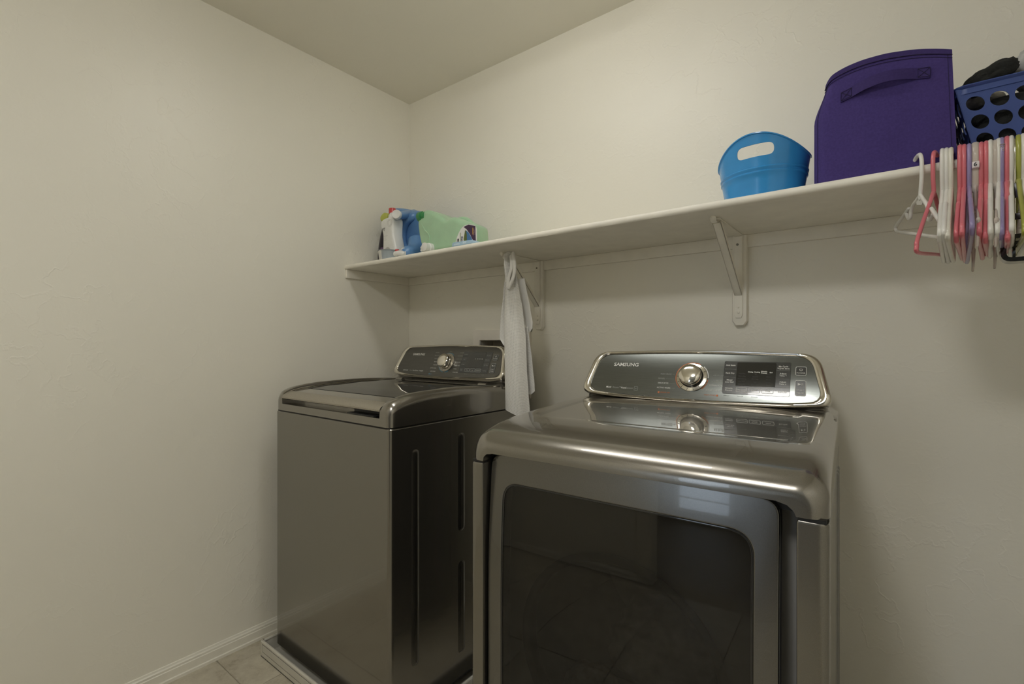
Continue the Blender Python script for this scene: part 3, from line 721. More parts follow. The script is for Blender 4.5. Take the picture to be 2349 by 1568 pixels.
mb = MB(); mb.loft([[(x, dy(z) + d, z) for x, z in q] for q, d in ((A_, .0118), (A_, .036), (inset(A_, .006), .036), (inset(A_, .006), .0118))] + [[(x, dy(z) + .0118, z) for x, z in A_]], True, False)
mb.obj('door_edge', m_dark, door, 40, None, 'black door edge')
mb = MB(); mb.loft([[(x, dy(z) + d, z) for x, z in q] for q, d in ((B_, .006), (B_, .0012), (inset(B_, .0016), .0005), (inset(B_, .0036), .001), (inset(B_, .0040), .006))], True, False)
mb.obj('window_gasket', m_darkgloss, door, 60)
G_o = inset(B_, .0038)
V, F = fill(G_o, lambda x, z, h: (x, dy(z) + .0022, z), 150)
V2 = [(x, y + .004, z) for x, y, z in V]; nV = len(V)
link('window_glass', V + V2, F + [tuple(i + nV for i in reversed(f)) for f in F], m_glassw, door, 60, None, 'smoked glass window')
console(dry, True)

# ---- laundry seen through the dryer window
def cloth_blob(name, loc, sc, m, label, cat, seed, parent=None, folds=5, amp=.25, group=None, boxy=1.0):
    bm = bmesh.new(); bmesh.ops.create_icosphere(bm, subdivisions=4, radius=1.0)
    for v in bm.verts:
        p = v.co.copy(); d = p.normalized()
        n1 = noise.noise(p * 1.3 + Vector((seed * 3.1, seed, -seed)))
        ridg = 1 - abs(noise.noise(Vector((p.x * folds * .5, p.y * folds * .35, p.z * folds * .5)) + Vector((seed, 2 * seed, 7)))) * 2
        v.co = Vector([math.copysign(abs(q) ** boxy, q) for q in d]) * (1 + amp * n1 + amp * .45 * ridg)
        v.co = Vector((v.co.x * sc[0], v.co.y * sc[1], v.co.z * sc[2]))
    me = bpy.data.meshes.new(name); bm.to_mesh(me); bm.free()
    o = link_me(name, me, m, parent, 60); o.location = loc
    if cat: o['label'] = label; o['category'] = cat
    if group: o['group'] = group
    return o
def on_dry(x, y, z):
    r = radians(2.9); return (-.409 + x * cos(r) - y * sin(r), .826 + x * sin(r) + y * cos(r), .015 + z)
m_gcloth = mat('grey_jersey', (.33, .32, .31), .9, var=.25, vscale=30, bump=.4, bscale=200)
m_wcloth = mat('white_print_jersey', (.62, .60, .56), .9, var=.3, vscale=40, bump=.4, bscale=150)
m_ocloth = mat('rust_orange_jersey', (.42, .13, .05), .9, var=.5, vscale=25, bump=.4, bscale=150)
m_dcloth = mat('charcoal_jersey', (.055, .055, .06), .95, var=.25, vscale=50, bump=.5, bscale=220)
m_ycloth = mat('mustard_patch', (.60, .40, .08), .9, var=.2, vscale=30, bump=.3, bscale=150)
cloth_blob('laundry', on_dry(-.14, .20, .335), (.060, .07, .055), m_wcloth, 'crumpled white printed shirt at the left inside the dryer', 'laundry', 1.3, folds=6, amp=.3)
cloth_blob('laundry', on_dry(-.03, .40, .385), (.13, .10, .095), m_gcloth, 'grey crumpled shirt heaped at the back inside the dryer', 'laundry', 4.1, folds=6, amp=.3)
cloth_blob('laundry', on_dry(-.01, .20, .322), (.055, .07, .045), m_ocloth, 'rust orange crumpled shirt in the middle inside the dryer', 'laundry', 6.2, folds=6, amp=.3)
cloth_blob('laundry', on_dry(.11, .21, .328), (.050, .08, .048), m_dcloth, 'charcoal crumpled shirt at the right inside the dryer', 'laundry', 8.7, folds=6, amp=.3)
cloth_blob('laundry', on_dry(.055, .115, .345), (.022, .010, .032), m_ycloth, 'small mustard yellow oval patch cloth near the glass inside the dryer', 'laundry', 2.7, folds=3, amp=.08)

# ------------------------------------------------------------------ drain pan under the washer
pan = thing('drain_pan', 'pale plastic washer drain pan with raised rim under the washing machine', 'drain pan', (0, 0, 0))
px0, px1, py0, py1 = -1.873, -1.100, .852, 1.640
o = rrect(px0, px1, py0, py1, .006, 3)
MB().loft([[(x, y, .0002) for x, y in o], [(x, y, .004) for x, y in o]]).obj('pan_floor', m_pan, pan, 30)
mb = MB(); mb.loft([[(x, y, z) for x, y in inset(o, d)] for d, z in ((0, .001), (0, .054), (.001, .0575), (.004, .0595), (.008, .0590), (.0105, .0560), (.0105, .0535), (.0078, .0525), (.0078, .003))], True, False)
mb.obj('rim', m_pan, pan, 40)
# sunken front panel with dark gap lines, round plug at the corner
MB().box(px0 + .0185, px1 - .0185, py0 - .0012, py0 + .002, .0235, .0485, .0008).obj('front_inlay', m_pan, pan, 30)
mb = MB(); F_ = rrect(px0 + .0165, px1 - .0165, .0215, .0505, .003); I_ = inset(F_, .0018)
mb.loft([[(x, py0 - .0004, z) for x, z in F_], [(x, py0 - .0004, z) for x, z in I_]], True, False); mb.obj('shadow_gap', m_dark, pan, 0)
MB().lathe([(.0042, 0), (.0042, .003), (.003, .0042), (.0005, .0046)], 12, (px0 + .007, py0 + .007, .0585)).obj('corner_rivet', m_chrome, pan)

# ------------------------------------------------------------------ white mesh cloth hung from the left bracket
m_mesh = weave_mat('white_honeycomb_mesh', (.80, .79, .76), 62, .5, .68)
m_knitw = mat('white_knit', (.78, .77, .74), .9, var=.05, bump=.3, bscale=300)
tw = thing('hanging_cloth', 'white honeycomb-mesh cloth hanging gathered from the shelf bracket between the machines', 'cloth', (-1.12, 1.405, 1.51))
def drape(name, keys, m, parent, nf, depth, seed, n=72, uvs=1.0):
    """keys: (z, x_left, x_right, y) -> closed folded tube of cloth."""
    rows = 44; V = []; UV = []
    z0, z1 = keys[0][0], keys[-1][0]
    def at(z):
        for a, c in zip(keys, keys[1:]):
            if a[0] >= z >= c[0]:
                t = (a[0] - z) / (a[0] - c[0]); t = t * t * (3 - 2 * t) * .5 + t * .5
                return [a[i] + (c[i] - a[i]) * t for i in (1, 2, 3)]
        return list(keys[-1][1:])
    for i in range(rows + 1):
        z = z0 + (z1 - z0) * i / rows; xl, xr, yy = at(z); k = i / rows
        w = (xr - xl)
        for j in range(n):
            a = 2 * pi * j / n; s = cos(a)
            f = sin(s * nf + seed + .8 * k) * depth * (1 - .35 * k) + .22 * depth * (1 - k) * sin(s * nf * 2.3 + seed * 2 + k)
            x = (xl + xr) / 2 + s * w / 2
            y = yy + f + sin(a) * .006
            dz = -.012 * sin(s * 2.2 + 1.0) * k
            V.append((x + 1.12, y - 1.405, z + dz - 1.51)); UV.append((a / (2 * pi) * .35 * uvs * 3, z * 3))
    F = []
    for i in range(rows):
        for j in range(n): F.append((i * n + j, i * n + (j + 1) % n, (i + 1) * n + (j + 1) % n, (i + 1) * n + j))
    F.append(tuple(range(n))); F.append(tuple(rows * n + j for j in range(n - 1, -1, -1)))
    me = bpy.data.meshes.new(name); me.from_pydata(V, [], F)
    ul = me.uv_layers.new(name='UVMap')
    for lp in me.loops: ul.data[lp.index].uv = UV[lp.vertex_index]
    return link_me(name, me, m, parent, 70)
drape('cloth_body', [(1.512, -1.118, -1.085, 1.395), (1.47, -1.118, -1.074, 1.39), (1.42, -1.112, -1.058, 1.39), (1.37, -1.116, -1.048, 1.395), (1.30, -1.124, -1.036, 1.40), (1.20, -1.124, -1.022, 1.40),
      (1.10, -1.121, -1.018, 1.40), (1.00, -1.119, -1.010, 1.40), (.925, -1.117, -1.003, 1.40)], m_mesh, tw, 3.4, .012, .4)
drape('side_flap', [(1.44, -1.118, -1.092, 1.402), (1.37, -1.131, -1.09, 1.405), (1.26, -1.149, -1.09, 1.408), (1.19, -1.154, -1.088, 1.408), (1.165, -1.135, -1.086, 1.406)], m_mesh, tw, 3.5, .008, 1.9)
drape('rear_fold', [(1.42, -1.10, -1.050, 1.425), (1.30, -1.09, -1.024, 1.427), (1.255, -1.07, -1.016, 1.43), (1.235, -1.05, -1.018, 1.43)], m_knitw, tw, 3, .005, .9)
drape('rear_fold', [(1.24, -1.10, -1.032, 1.420), (1.10, -1.09, -1.012, 1.422), (1.03, -1.08, -1.003, 1.422), (1.008, -1.06, -1.002, 1.422)], m_mesh, tw, 3, .005, .5)
mb = MB(); mb.tube([(-1.085 + 1.12, 1.385 - 1.405, 1.50 - 1.51), (-1.075 + 1.12, 1.376 - 1.405, 1.46 - 1.51), (-1.085 + 1.12, 1.372 - 1.405, 1.42 - 1.51), (-1.093 + 1.12, 1.378 - 1.405, 1.385 - 1.51), (-1.10 + 1.12, 1.385 - 1.405, 1.41 - 1.51)], .0065, 8, flat=(1, .7))
mb.tube([(-1.075 + 1.12, 1.385 - 1.405, 1.51 - 1.51), (-1.063 + 1.12, 1.379 - 1.405, 1.46 - 1.51), (-1.066 + 1.12, 1.375 - 1.405, 1.42 - 1.51), (-1.088 + 1.12, 1.376 - 1.405, 1.384 - 1.51)], .007, 8, flat=(1, .7))
mb.obj('drawstring_gather', m_knitw, tw)
mb = MB(); mb.tube([(.01, .02, .004), (.0, .012, .012), (-.012, .008, .006), (-.02, .006, -.006), (-.006, .004, -.012), (.016, .0, -.008), (.028, -.004, -.014)], .0042, 8); mb.obj('hanging_loop', m_knitw, tw)

# ------------------------------------------------------------------ bottles at the left end of the shelf
def plastic(name, col, rough=.3, **k): return mat(name, col, rough, var=.05, coat=.25, coat_rough=.15, **k)
m_green = plastic('pale_green_plastic', (.36, .56, .37), .32, subsurf=.15)
m_greencap = plastic('green_cap_plastic', (.03, .24, .07), .4)
m_blue = plastic('mid_blue_plastic', (.12, .265, .52), .3)
m_whitep = plastic('white_plastic', (.74, .74, .72), .35)
m_clear = glass_mat('cloudy_cup_plastic', (.86, .90, .93), .12, 1.4, (.62, .68, .72), .40)
m_red = plastic('red_plastic', (.55, .06, .06), .35)
m_purple = mat('black_purple_plastic', (.012, .007, .020), .22, spec=.35, var=.1)
m_lime = plastic('lime_plastic', (.48, .52, .09), .35)
m_ltblue = mat('light_blue_card', (.36, .52, .66), .6, var=.05)

g = thing('detergent_jug', 'large pale green detergent dispenser jug lying on its side with a green cap', 'jug', (-1.40, 1.400, SZ))
def L2(pts, ox=-1.42, oz=SZ): return [((x - ox) * .86 + .015, max(.0006, CAM_H + (z - CAM_H) * .986 - oz)) for x, z in pts]
inflate(MB(), L2([(-1.585, 1.735), (-1.543, 1.739), (-1.495, 1.723), (-1.455, 1.703), (-1.430, 1.688), (-1.412, 1.680), (-1.395, 1.684), (-1.365, 1.685), (-1.325, 1.670), (-1.292, 1.657), (-1.272, 1.647), (-1.263, 1.630),
                   (-1.262, 1.562), (-1.30, 1.5525), (-1.40, 1.5525), (-1.50, 1.5525), (-1.555, 1.558), (-1.588, 1.600), (-1.606, 1.66), (-1.608, 1.700)]), 0, .125, .024).obj('body', m_green, g, 60)
mb = MB(); mb.tube([(.018, 0, .118), (.040, 0, .132), (.075, 0, .128), (.105, 0, .108), (.122, 0, .090)], .012, 12); mb.obj('handle_ridge', m_green, g)
MB().lathe([(.006, -.0135), (.0195, -.0125), (.0215, -.010), (.0215, .010), (.0175, .011), (.0175, .028)], 28, (-.130, -.050, 1.708 - SZ), 'X').obj('cap', m_greencap, g, 40, None, 'green screw cap')
mb = MB(); mb.tube([(-.115, -.0615, .128), (-.093, -.063, .098), (-.070, -.063, .075), (-.065, -.063, .035), (-.065, -.062, .014)], .0028, 6); mb.obj('moulded_ridge', m_green, g)
# the printed label: sits on the front face
lab = prism(MB(), L2(rpoly([(-1.352, 1.5490, .004), (-1.215, 1.5490, .01), (-1.217, 1.628, .02), (-1.262, 1.640, .03), (-1.305, 1.634, .03), (-1.338, 1.594, .03)], 5)), -.0640, -.0620).obj('label', mat('label_paper', (.74, .74, .72), .45), g, 30)
F2 = lambda pts, y0, y1: prism(MB(), L2(pts), y0, y1)
F2([(-1.293, 1.632), (-1.262, 1.637), (-1.222, 1.626), (-1.219, 1.550), (-1.232, 1.568), (-1.255, 1.600), (-1.274, 1.620)], -.0645, -.0638).obj('label_patch', mat('label_purple', (.05, .02, .06), .4), lab, 0)
F2([(-1.278, 1.617), (-1.262, 1.606), (-1.246, 1.586), (-1.226, 1.551), (-1.275, 1.551)], -.0645, -.0638).obj('label_patch', mat('label_blue', (.06, .17, .36), .4), lab, 0)
F2([(-1.283, 1.618), (-1.278, 1.616), (-1.273, 1.600), (-1.272, 1.552), (-1.287, 1.552), (-1.292, 1.585)], -.0648, -.0640).obj('label_patch', mat('label_olive', (.10, .13, .03), .4), lab, 0)
F2([(-1.337, 1.556), (-1.322, 1.556), (-1.322, 1.590), (-1.334, 1.590)], -.0648, -.0640).obj('label_patch', m_black_ink, lab, 0)
F2([(-1.3145, 1.552), (-1.3115, 1.552), (-1.3115, 1.612), (-1.3145, 1.612)], -.0648, -.0640).obj('label_patch', mat('label_moss', (.18, .20, .05), .4), lab, 0)
F2([(-1.2385, 1.622), (-1.2345, 1.621), (-1.2345, 1.592), (-1.2385, 1.598)], -.0650, -.0644).obj('label_patch', mat('label_gold', (.55, .30, .06), .4), lab, 0)
lm = lambda y: (lambda a, bb: (*[(q[0], y, q[1]) for q in L2([(a, bb)])][0],))
text('lettering', 'KIRKLAND', .0075, lm(-.0650), m_white_ink, lab, at=(-1.331, 1.573), rot=pi / 2, bold=.0002)
text('lettering', 'Signature', .005, lm(-.0650), m_white_ink, lab, at=(-1.3255, 1.573), rot=pi / 2)
text('lettering', 'Savon', .017, lm(-.0650), mat('navy_print', (.03, .04, .10), .5), lab, at=(-1.302, 1.578), rot=-pi / 2, shear=.2, bold=.0003)
for k, xx in enumerate((-1.231, -1.2285, -1.2245)): text('lettering', ('ULTRA CLEAN', 'LIQUID', 'HE LAUNDRY')[k], .004, lm(-.0650), mat('pink_print', (.62, .42, .48), .5), lab, at=(xx, 1.605), rot=pi / 2)
# push-button spigot lying at the shelf front
mb = MB(); mb.lathe([(.019, 0), (.019, -.018), (.0165, -.020), (.0165, -.040), (.012, -.042)], 20, (-1.478 + 1.42, -.0605, 1.567 - SZ), 'Y'); mb.obj('spigot_collar', m_whitep, g)
mb = MB(); mb.loft([[(-.058 - xx, -.084 + .0135 * q * (1 + .16 * cos(5 * a)) * cos(a), .0165 + .0135 * q * (1 + .16 * cos(5 * a)) * sin(a)) for a in [2 * pi * k / 40 for k in range(40)]] for xx, q in ((-.004, .4), (0, .62), (.004, .7), (.010, .78), (.014, 1.0), (.024, 1.0), (.027, .9), (.028, .5))])
mb.obj('spigot_tap', m_whitep, g, 50)

bl = thing('detergent_jug', 'large mid blue detergent dispenser jug lying behind the green one with a loop handle', 'jug', (-1.65, 1.545, SZ))
def L3(pts): return [(x * 1.035 + 1.65, max(.0006, CAM_H + (z - CAM_H) * 1.035 - SZ)) for x, z in pts]
inflate(MB(), L3([(-1.825, 1.818), (-1.772, 1.808), (-1.706, 1.790), (-1.63, 1.768), (-1.54, 1.735), (-1.49, 1.70), (-1.475, 1.62), (-1.49, 1.549), (-1.56, 1.548), (-1.62, 1.548), (-1.68, 1.552), (-1.715, 1.585), (-1.738, 1.635), (-1.745, 1.690), (-1.742, 1.728), (-1.77, 1.752), (-1.815, 1.768), (-1.840, 1.778), (-1.842, 1.806)]), 0, .13, .026).obj('body', m_blue, bl, 60)
mb = MB(); mb.tube([(x + 1.65, y - 1.545, z - SZ) for x, y, z in ((-1.735, 1.485, 1.772), (-1.775, 1.470, 1.752), (-1.798, 1.468, 1.715), (-1.800, 1.466, 1.675), (-1.787, 1.462, 1.638), (-1.757, 1.458, 1.612), (-1.725, 1.455, 1.590))], .0225, 12)
mb.obj('handle', m_blue, bl, 60)
mb = MB(); mb.tube([(x + 1.65, y - 1.545, z - SZ) for x, y, z in ((-1.70, 1.47, 1.645), (-1.685, 1.45, 1.615), (-1.668, 1.42, 1.590), (-1.655, 1.375, 1.578))], lambda t: .040 - .012 * t, 14); mb.obj('neck', m_blue, bl, 60)
MB().lathe([(.0215, 0), (.0225, -.004), (.0225, -.020), (.0205, -.023), (.014, -.024)], 24, (-1.662 + 1.65, 1.380 - 1.545, 1.576 - SZ), 'Y').obj('spigot_collar', m_whitep, bl)
mb = MB(); mb.tube([(x + 1.65, y - 1.545, z - SZ) for x, y, z in ((-1.652, 1.352, 1.570), (-1.675, 1.340, 1.572), (-1.700, 1.336, 1.5665))], .012, 10); mb.obj('spigot_tap', m_whitep, bl)
MB().lathe([(.009, 0), (.009, .006), (.0075, .0095), (.002, .0105)], 16, (-1.676 + 1.65, 1.340 - 1.545, 1.580 - SZ)).obj('push_button', m_red, bl, 40, None, 'red push button')
wc = MB().lathe([(.010, .004), (.0195, .002), (.0205, 0), (.0205, -.016), (.0185, -.019), (.012, -.0175), (.003, -.0165)], 28, (0, 0, 0), 'Y').obj('cap', m_whitep, bl, 40, None, 'round white screw cap')
wc.location = (-1.722 + 1.65, 1.380 - 1.545, 1.753 - SZ); wc.rotation_euler = (0, 0, radians(28))

mb = MB(); mb.tube([(x + 1.65, y - 1.545, z - SZ) for x, y, z in ((-1.80, 1.54, 1.800), (-1.778, 1.49, 1.786), (-1.748, 1.43, 1.768), (-1.726, 1.388, 1.754))], lambda t: .027 - .012 * t, 14); mb.obj('spout', m_blue, bl, 60)
wb = thing('softener_bottle', 'white fabric softener bottle with a red cap and black script lettering', 'bottle', (-1.776, 1.40, SZ))
def L4(pts): return [(x + 1.776, z - SZ) for x, z in pts]
inflate(MB(), L4([(-1.800, 1.752), (-1.755, 1.752), (-1.741, 1.738), (-1.742, 1.705), (-1.742, 1.670), (-1.733, 1.635), (-1.724, 1.60), (-1.722, 1.552), (-1.735, 1.546), (-1.806, 1.546), (-1.818, 1.556), (-1.819, 1.61), (-1.819, 1.675), (-1.833, 1.712), (-1.834, 1.735), (-1.822, 1.747)]), 0, .062, .015).obj('body', m_whitep, wb, 60)
mb = MB(); mb.lathe([(.020, 1.748 - SZ), (.0215, 1.752 - SZ), (.0205, 1.768 - SZ), (.016, 1.774 - SZ), (.0155, 1.780 - SZ)], 24, (-.020, .012, 0)); mb.obj('neck_collar', m_whitep, wb)
MB().lathe([(.0165, 1.778 - SZ), (.0165, 1.800 - SZ), (.0150, 1.803 - SZ), (.004, 1.804 - SZ)], 24, (-.024, .012, 0)).obj('cap', m_red, wb, 40, None, 'red cap')
def wm(a, bb):
    e = max(.0005, a + 1.829); q = max(0.0, .015 - e)
    return (a + 1.776, -.0316 + .015 - sqrt(max(0.0, .015 ** 2 - q * q)), bb - SZ)
text('lettering', 'wny', .023, wm, m_black_ink, wb, at=(-1.812, 1.702), rot=radians(8), sx=.80, shear=.1, bold=.0002)
for k, s in enumerate(('free & gentle', 'fabric', 'softener')): text('lettering', s, .0055, wm, m_grey_ink, wb, at=(-1.793, 1.668 - k * .009))
m_soft = mat('soft_grey_print', (.48, .47, .45), .5)
for rr in (.0105, .0165): MB().tube([(.012 + rr * cos(2 * pi * k / 24), -.0312, .178 + rr * sin(2 * pi * k / 24)) for k in range(24)], .0006, 5, True, 1).obj('emblem_ring', m_soft, wb)
MB().lathe([(.021, -.0305), (.021, -.0318), (.002, -.0318)], 28, (-.004, 0, .050), 'Y').obj('emblem_disc', m_soft, wb)

pb = thing('detergent_bottle', 'black and purple detergent bottle with lime green cap, leftmost on the shelf', 'bottle', (-1.880, 1.435, SZ))
mb = MB(); R_ = []
for z, hx, hy, ox in ((0, .040, .028, 0), (.003, .044, .031, 0), (.05, .044, .032, 0), (.10, .040, .031, .004), (.14, .033, .028, .008), (.17, .026, .024, .012), (.19, .019, .019, .014), (.205, .0135, .0135, .014), (.212, .013, .013, .014)):
    R_.append([(ox + hx * cos(2 * pi * k / 28), hy * sin(2 * pi * k / 28), z + .001) for k in range(28)])
mb.loft(R_); mb.obj('body', m_purple, pb, 60)
inflate(MB(), [(x, z + .008) for x, z in ((-.012, .207), (.016, .206), (.030, .214), (.032, .228), (.024, .241), (.004, .246), (-.016, .235), (-.023, .222))], 0, .036, .010, 4, 3).obj('cap', m_lime, pb, 60, None, 'lime green cap')
prism(MB(), [(-.004, .02), (.030, .02), (.030, .085), (.006, .085)], -.0335, -.0315).obj('label', mat('bottle_label', (.10, .04, .13), .35), pb, 20)
prism(MB(), [(.004, .022), (.028, .022), (.028, .034), (.004, .034)], -.0342, -.0334).obj('label_patch', mat('label_amber', (.42, .20, .05), .4), pb, 0)

cp = thing('measuring_cup', 'small clear plastic measuring cup at the front edge of the shelf', 'cup', (-1.727, 1.335, SZ))
mb = MB().lathe([(.040, .0005), (.0455, .040), (.0470, .041), (.0470, .039), (.0440, .039), (.0385, .0025)], 36); mb.obj('cup_wall', m_clear, cp, 40)
mb = MB().lathe([(.0465, .0385), (.0482, .0395), (.0482, .0415), (.0465, .0420)], 36); mb.obj('rim', m_clear, cp, 40)

bx = thing('dryer_sheet_box', 'flat light blue packet at the shelf edge in front of the green jug', 'packet', (-1.245, 1.318, SZ))
prism(MB(), [(-.052, .0005), (.050, .0005), (.052, .010), (.048, .0145), (-.045, .0165), (-.052, .013)], -.024, .024, .002).obj('carton', m_ltblue, bx, 40)
MB().box(.006, .022, -.025, -.0235, .005, .012).box(-.040, -.012, -.025, -.0235, .004, .010).obj('carton_print', mat('pale_blue_print', (.55, .68, .78), .6), bx, 0)

# ------------------------------------------------------------------ blue tub
def boolean(o, cutter, op='DIFFERENCE'):
    md = o.modifiers.new('cut', 'BOOLEAN'); md.object = cutter; md.operation = op; md.solver = 'EXACT'
    bpy.context.view_layer.update(); dg = bpy.context.evaluated_depsgraph_get()
    me = bpy.data.meshes.new_from_object(o.evaluated_get(dg)); o.modifiers.clear(); old = o.data; o.data = me; bpy.data.meshes.remove(old)
    cm = cutter.data; bpy.data.objects.remove(cutter); bpy.data.meshes.remove(cm)
    for p in me.polygons: p.use_smooth = True
    me.set_sharp_from_angle(angle=radians(38))
def tub_mat():
    m = plastic('azure_plastic', (.036, .285, .66), .25); return m
tb = thing('plastic_tub', 'azure blue oval plastic tub with a handle slot in its raised rim', 'tub', (-.260, 1.415, SZ), radians(-3))
n = 96; prof_t = [0, .02, .1, .2, .3, .400, .415, .435, .450, .470, .485, .505, .520, .6, .7, .8, .9, 1.0]
def tub_ring(t, off, zo=0.0):
    ring = []
    for k in range(n):
        a = 2 * pi * k / n; top = .104 + .050 * abs(sin(a)) ** 2.2
        rb, rt = .088, .112
        z = .001 + t / .6 * .087 if t <= .6 else .088 + (top - .088) * (t - .6) / .4
        bump = .0020 if .41 < t < .44 or .48 < t < .51 else 0
        rr = rb + (rt - rb) * (z / .154) ** .9 + bump + off
        ring.append((rr * cos(a) * 1.02, rr * sin(a) * .93, z + zo))
    return ring
rings = [tub_ring(t, 0) for t in prof_t] + [[(x * 1.03, y * 1.03, z + .001) for x, y, z in tub_ring(1, 0)], [(x * 1.03, y * 1.03, z + .0038) for x, y, z in tub_ring(1, 0)], [(x * .985, y * .985, z + .0038) for x, y, z in tub_ring(1, 0)]] + [tub_ring(t, -.0022, .003 if t < .05 else 0) for t in reversed(prof_t)]
body = MB().loft(rings).obj('tub_body', tub_mat(), tb, 38)
cut = prism(MB(), rrect(-.038, .046, .1005, .1305, .014, 6), -.2, .2).obj('cut', m_dark, tb, 0)
boolean(body, cut)

# ------------------------------------------------------------------ purple fabric bin
m_fab = mat('purple_felt', (.062, .043, .180), .92, spec=.2, var=.10, vscale=240, bump=.35, bscale=700, bdist=.0006)
m_fab2 = mat('purple_binding', (.050, .034, .140), .9, spec=.2, var=.10, vscale=240)
m_thread = mat('dark_thread', (.02, .014, .05), .9)
bn = thing('fabric_bin', 'purple felt storage cube with a front pull strap, between blue tub and laundry basket', 'storage bin', (-.013, 1.312, SZ))
BW, BH, BD = .1235, .238, .24
def bin_top(u):
    return .257 - (.020 * ((u + .15) / .85) ** 2 if u < -.15 else .030 * ((u + .15) / 1.15) ** 2)
def bin_front(u, v):
    # u across -1..1, v up 0..1
    q = max(0, min(1, (v - .62) / .38)); q = q * q * (3 - 2 * q)
    x = u * BW + .024 * q * max(0, -u) ** 2 - .008 * v * max(0, u)
    corner = max(0, -u - .78) / .22
    top = bin_top(u)
    y = -.008 * cos(u * pi / 2) * sin(v * pi * .85) + .026 * corner ** 2 + .002 * noise.noise((u * 3, v * 3, 1.7))
    return Vector((x, y, .001 + v * top))
NU, NV = 32, 24
V = []; F = []
for j in range(NV + 1):
    for i in range(NU + 1): V.append(bin_front(-1 + 2 * i / NU, j / NV))
for j in range(NV):
    for i in range(NU): F.append((j * (NU + 1) + i, j * (NU + 1) + i + 1, (j + 1) * (NU + 1) + i + 1, (j + 1) * (NU + 1) + i))
k0 = len(V); back = [Vector((p.x * .98, BD - p.y * .4, p.z)) for p in V]; V += back
F += [tuple(k0 + q for q in reversed(f)) for f in list(F)]
for j in range(NV):      # sides
    for i in (0, NU):
        a = j * (NU + 1) + i; c = (j + 1) * (NU + 1) + i; F.append((a, c, k0 + c, k0 + a) if i == 0 else (a, k0 + a, k0 + c, c))
for i in range(NU): F.append((i, k0 + i, k0 + i + 1, i + 1))
bo = link('bin_body', V, F, m_fab, bn, 50)
md = bo.modifiers.new('thickness', 'SOLIDIFY'); md.thickness = .003; md.offset = -1
def on_front(u, v, d=.0012):
    p = bin_front(u, v); e = .01
    nx = (bin_front(min(1, u + e), v) - bin_front(max(-1, u - e), v)).cross(bin_front(u, min(1, v + e)) - bin_front(u, max(0, v - e))).normalized()
    return p + nx * d if nx.y < 0 else p - nx * d
mb = MB(); n_ = 40
rows = [(.948, .0003), (.950, .0016), (.998, .0016), (1.0, .0005)]
mb.loft([[on_front(-1 + 2 * i / n_, v, d) for i in range(n_ + 1)] for v, d in rows], False, False); mb.obj('top_binding', m_fab2, bn, 50)
mb = MB(); mb.tube([on_front(-1 + 2 * i / n_, .950, .0022) for i in range(n_ + 1)], .0006, 5, smooth=1); mb.tube([on_front(-1 + 2 * i / n_, .925, .0010) for i in range(n_ + 1)], .0005, 5, smooth=1)
mb.tube([on_front(-.93, .02 + .9 * i / 20, .0008) for i in range(21)], .0004, 5, smooth=1); mb.tube([on_front(.94, .02 + .93 * i / 20, .0008) for i in range(21)], .0004, 5, smooth=1)
mb.obj('stitching', m_thread, bn, 60)
SP = []
for i in range(31):
    s = i / 30; x = -.070 + .152 * s; zc = (1.7325 + (1.7245 + .012 - 1.7325) * s + .012 * sin(pi * s) ** 1.2 - SZ) 
    bulge = .016 * sin(pi * max(0, min(1, (s - .14) / .72))) ** .8
    u = x / BW; v = zc / bin_top(u); p = bin_front(u, v)
    SP.append((x, p.y - .0018 - bulge, zc - bulge * .15))
mb = MB(); mb.loft([[(x, y - .0015 + (.004 * abs(dz) / .011) * (.3 < k / 30 < .9) * .3, z + dz) for (dz) in (-.0112, -.0108, .0108, .0112)] + [(x, y + .0012, z + dz) for dz in (.0112, -.0112)] for k, (x, y, z) in enumerate(SP)]); mb.obj('pull_strap', m_fab2, bn, 50)
mb = MB()
for (i0, i1) in ((0, 4), (26, 30)):
    P4 = [(SP[i0][0] + .001, SP[i0][1] - .0022, SP[i0][2] - .009), (SP[i1][0], SP[i1][1] - .0026, SP[i1][2] - .009), (SP[i1][0], SP[i1][1] - .0026, SP[i1][2] + .009), (SP[i0][0] + .001, SP[i0][1] - .0022, SP[i0][2] + .009)]
    mb.tube(P4, .0005, 5, True, 1); mb.tube([P4[0], P4[2]], .0005, 5, smooth=1); mb.tube([P4[1], P4[3]], .0005, 5, smooth=1)
mb.obj('strap_stitching', m_thread, bn, 60)

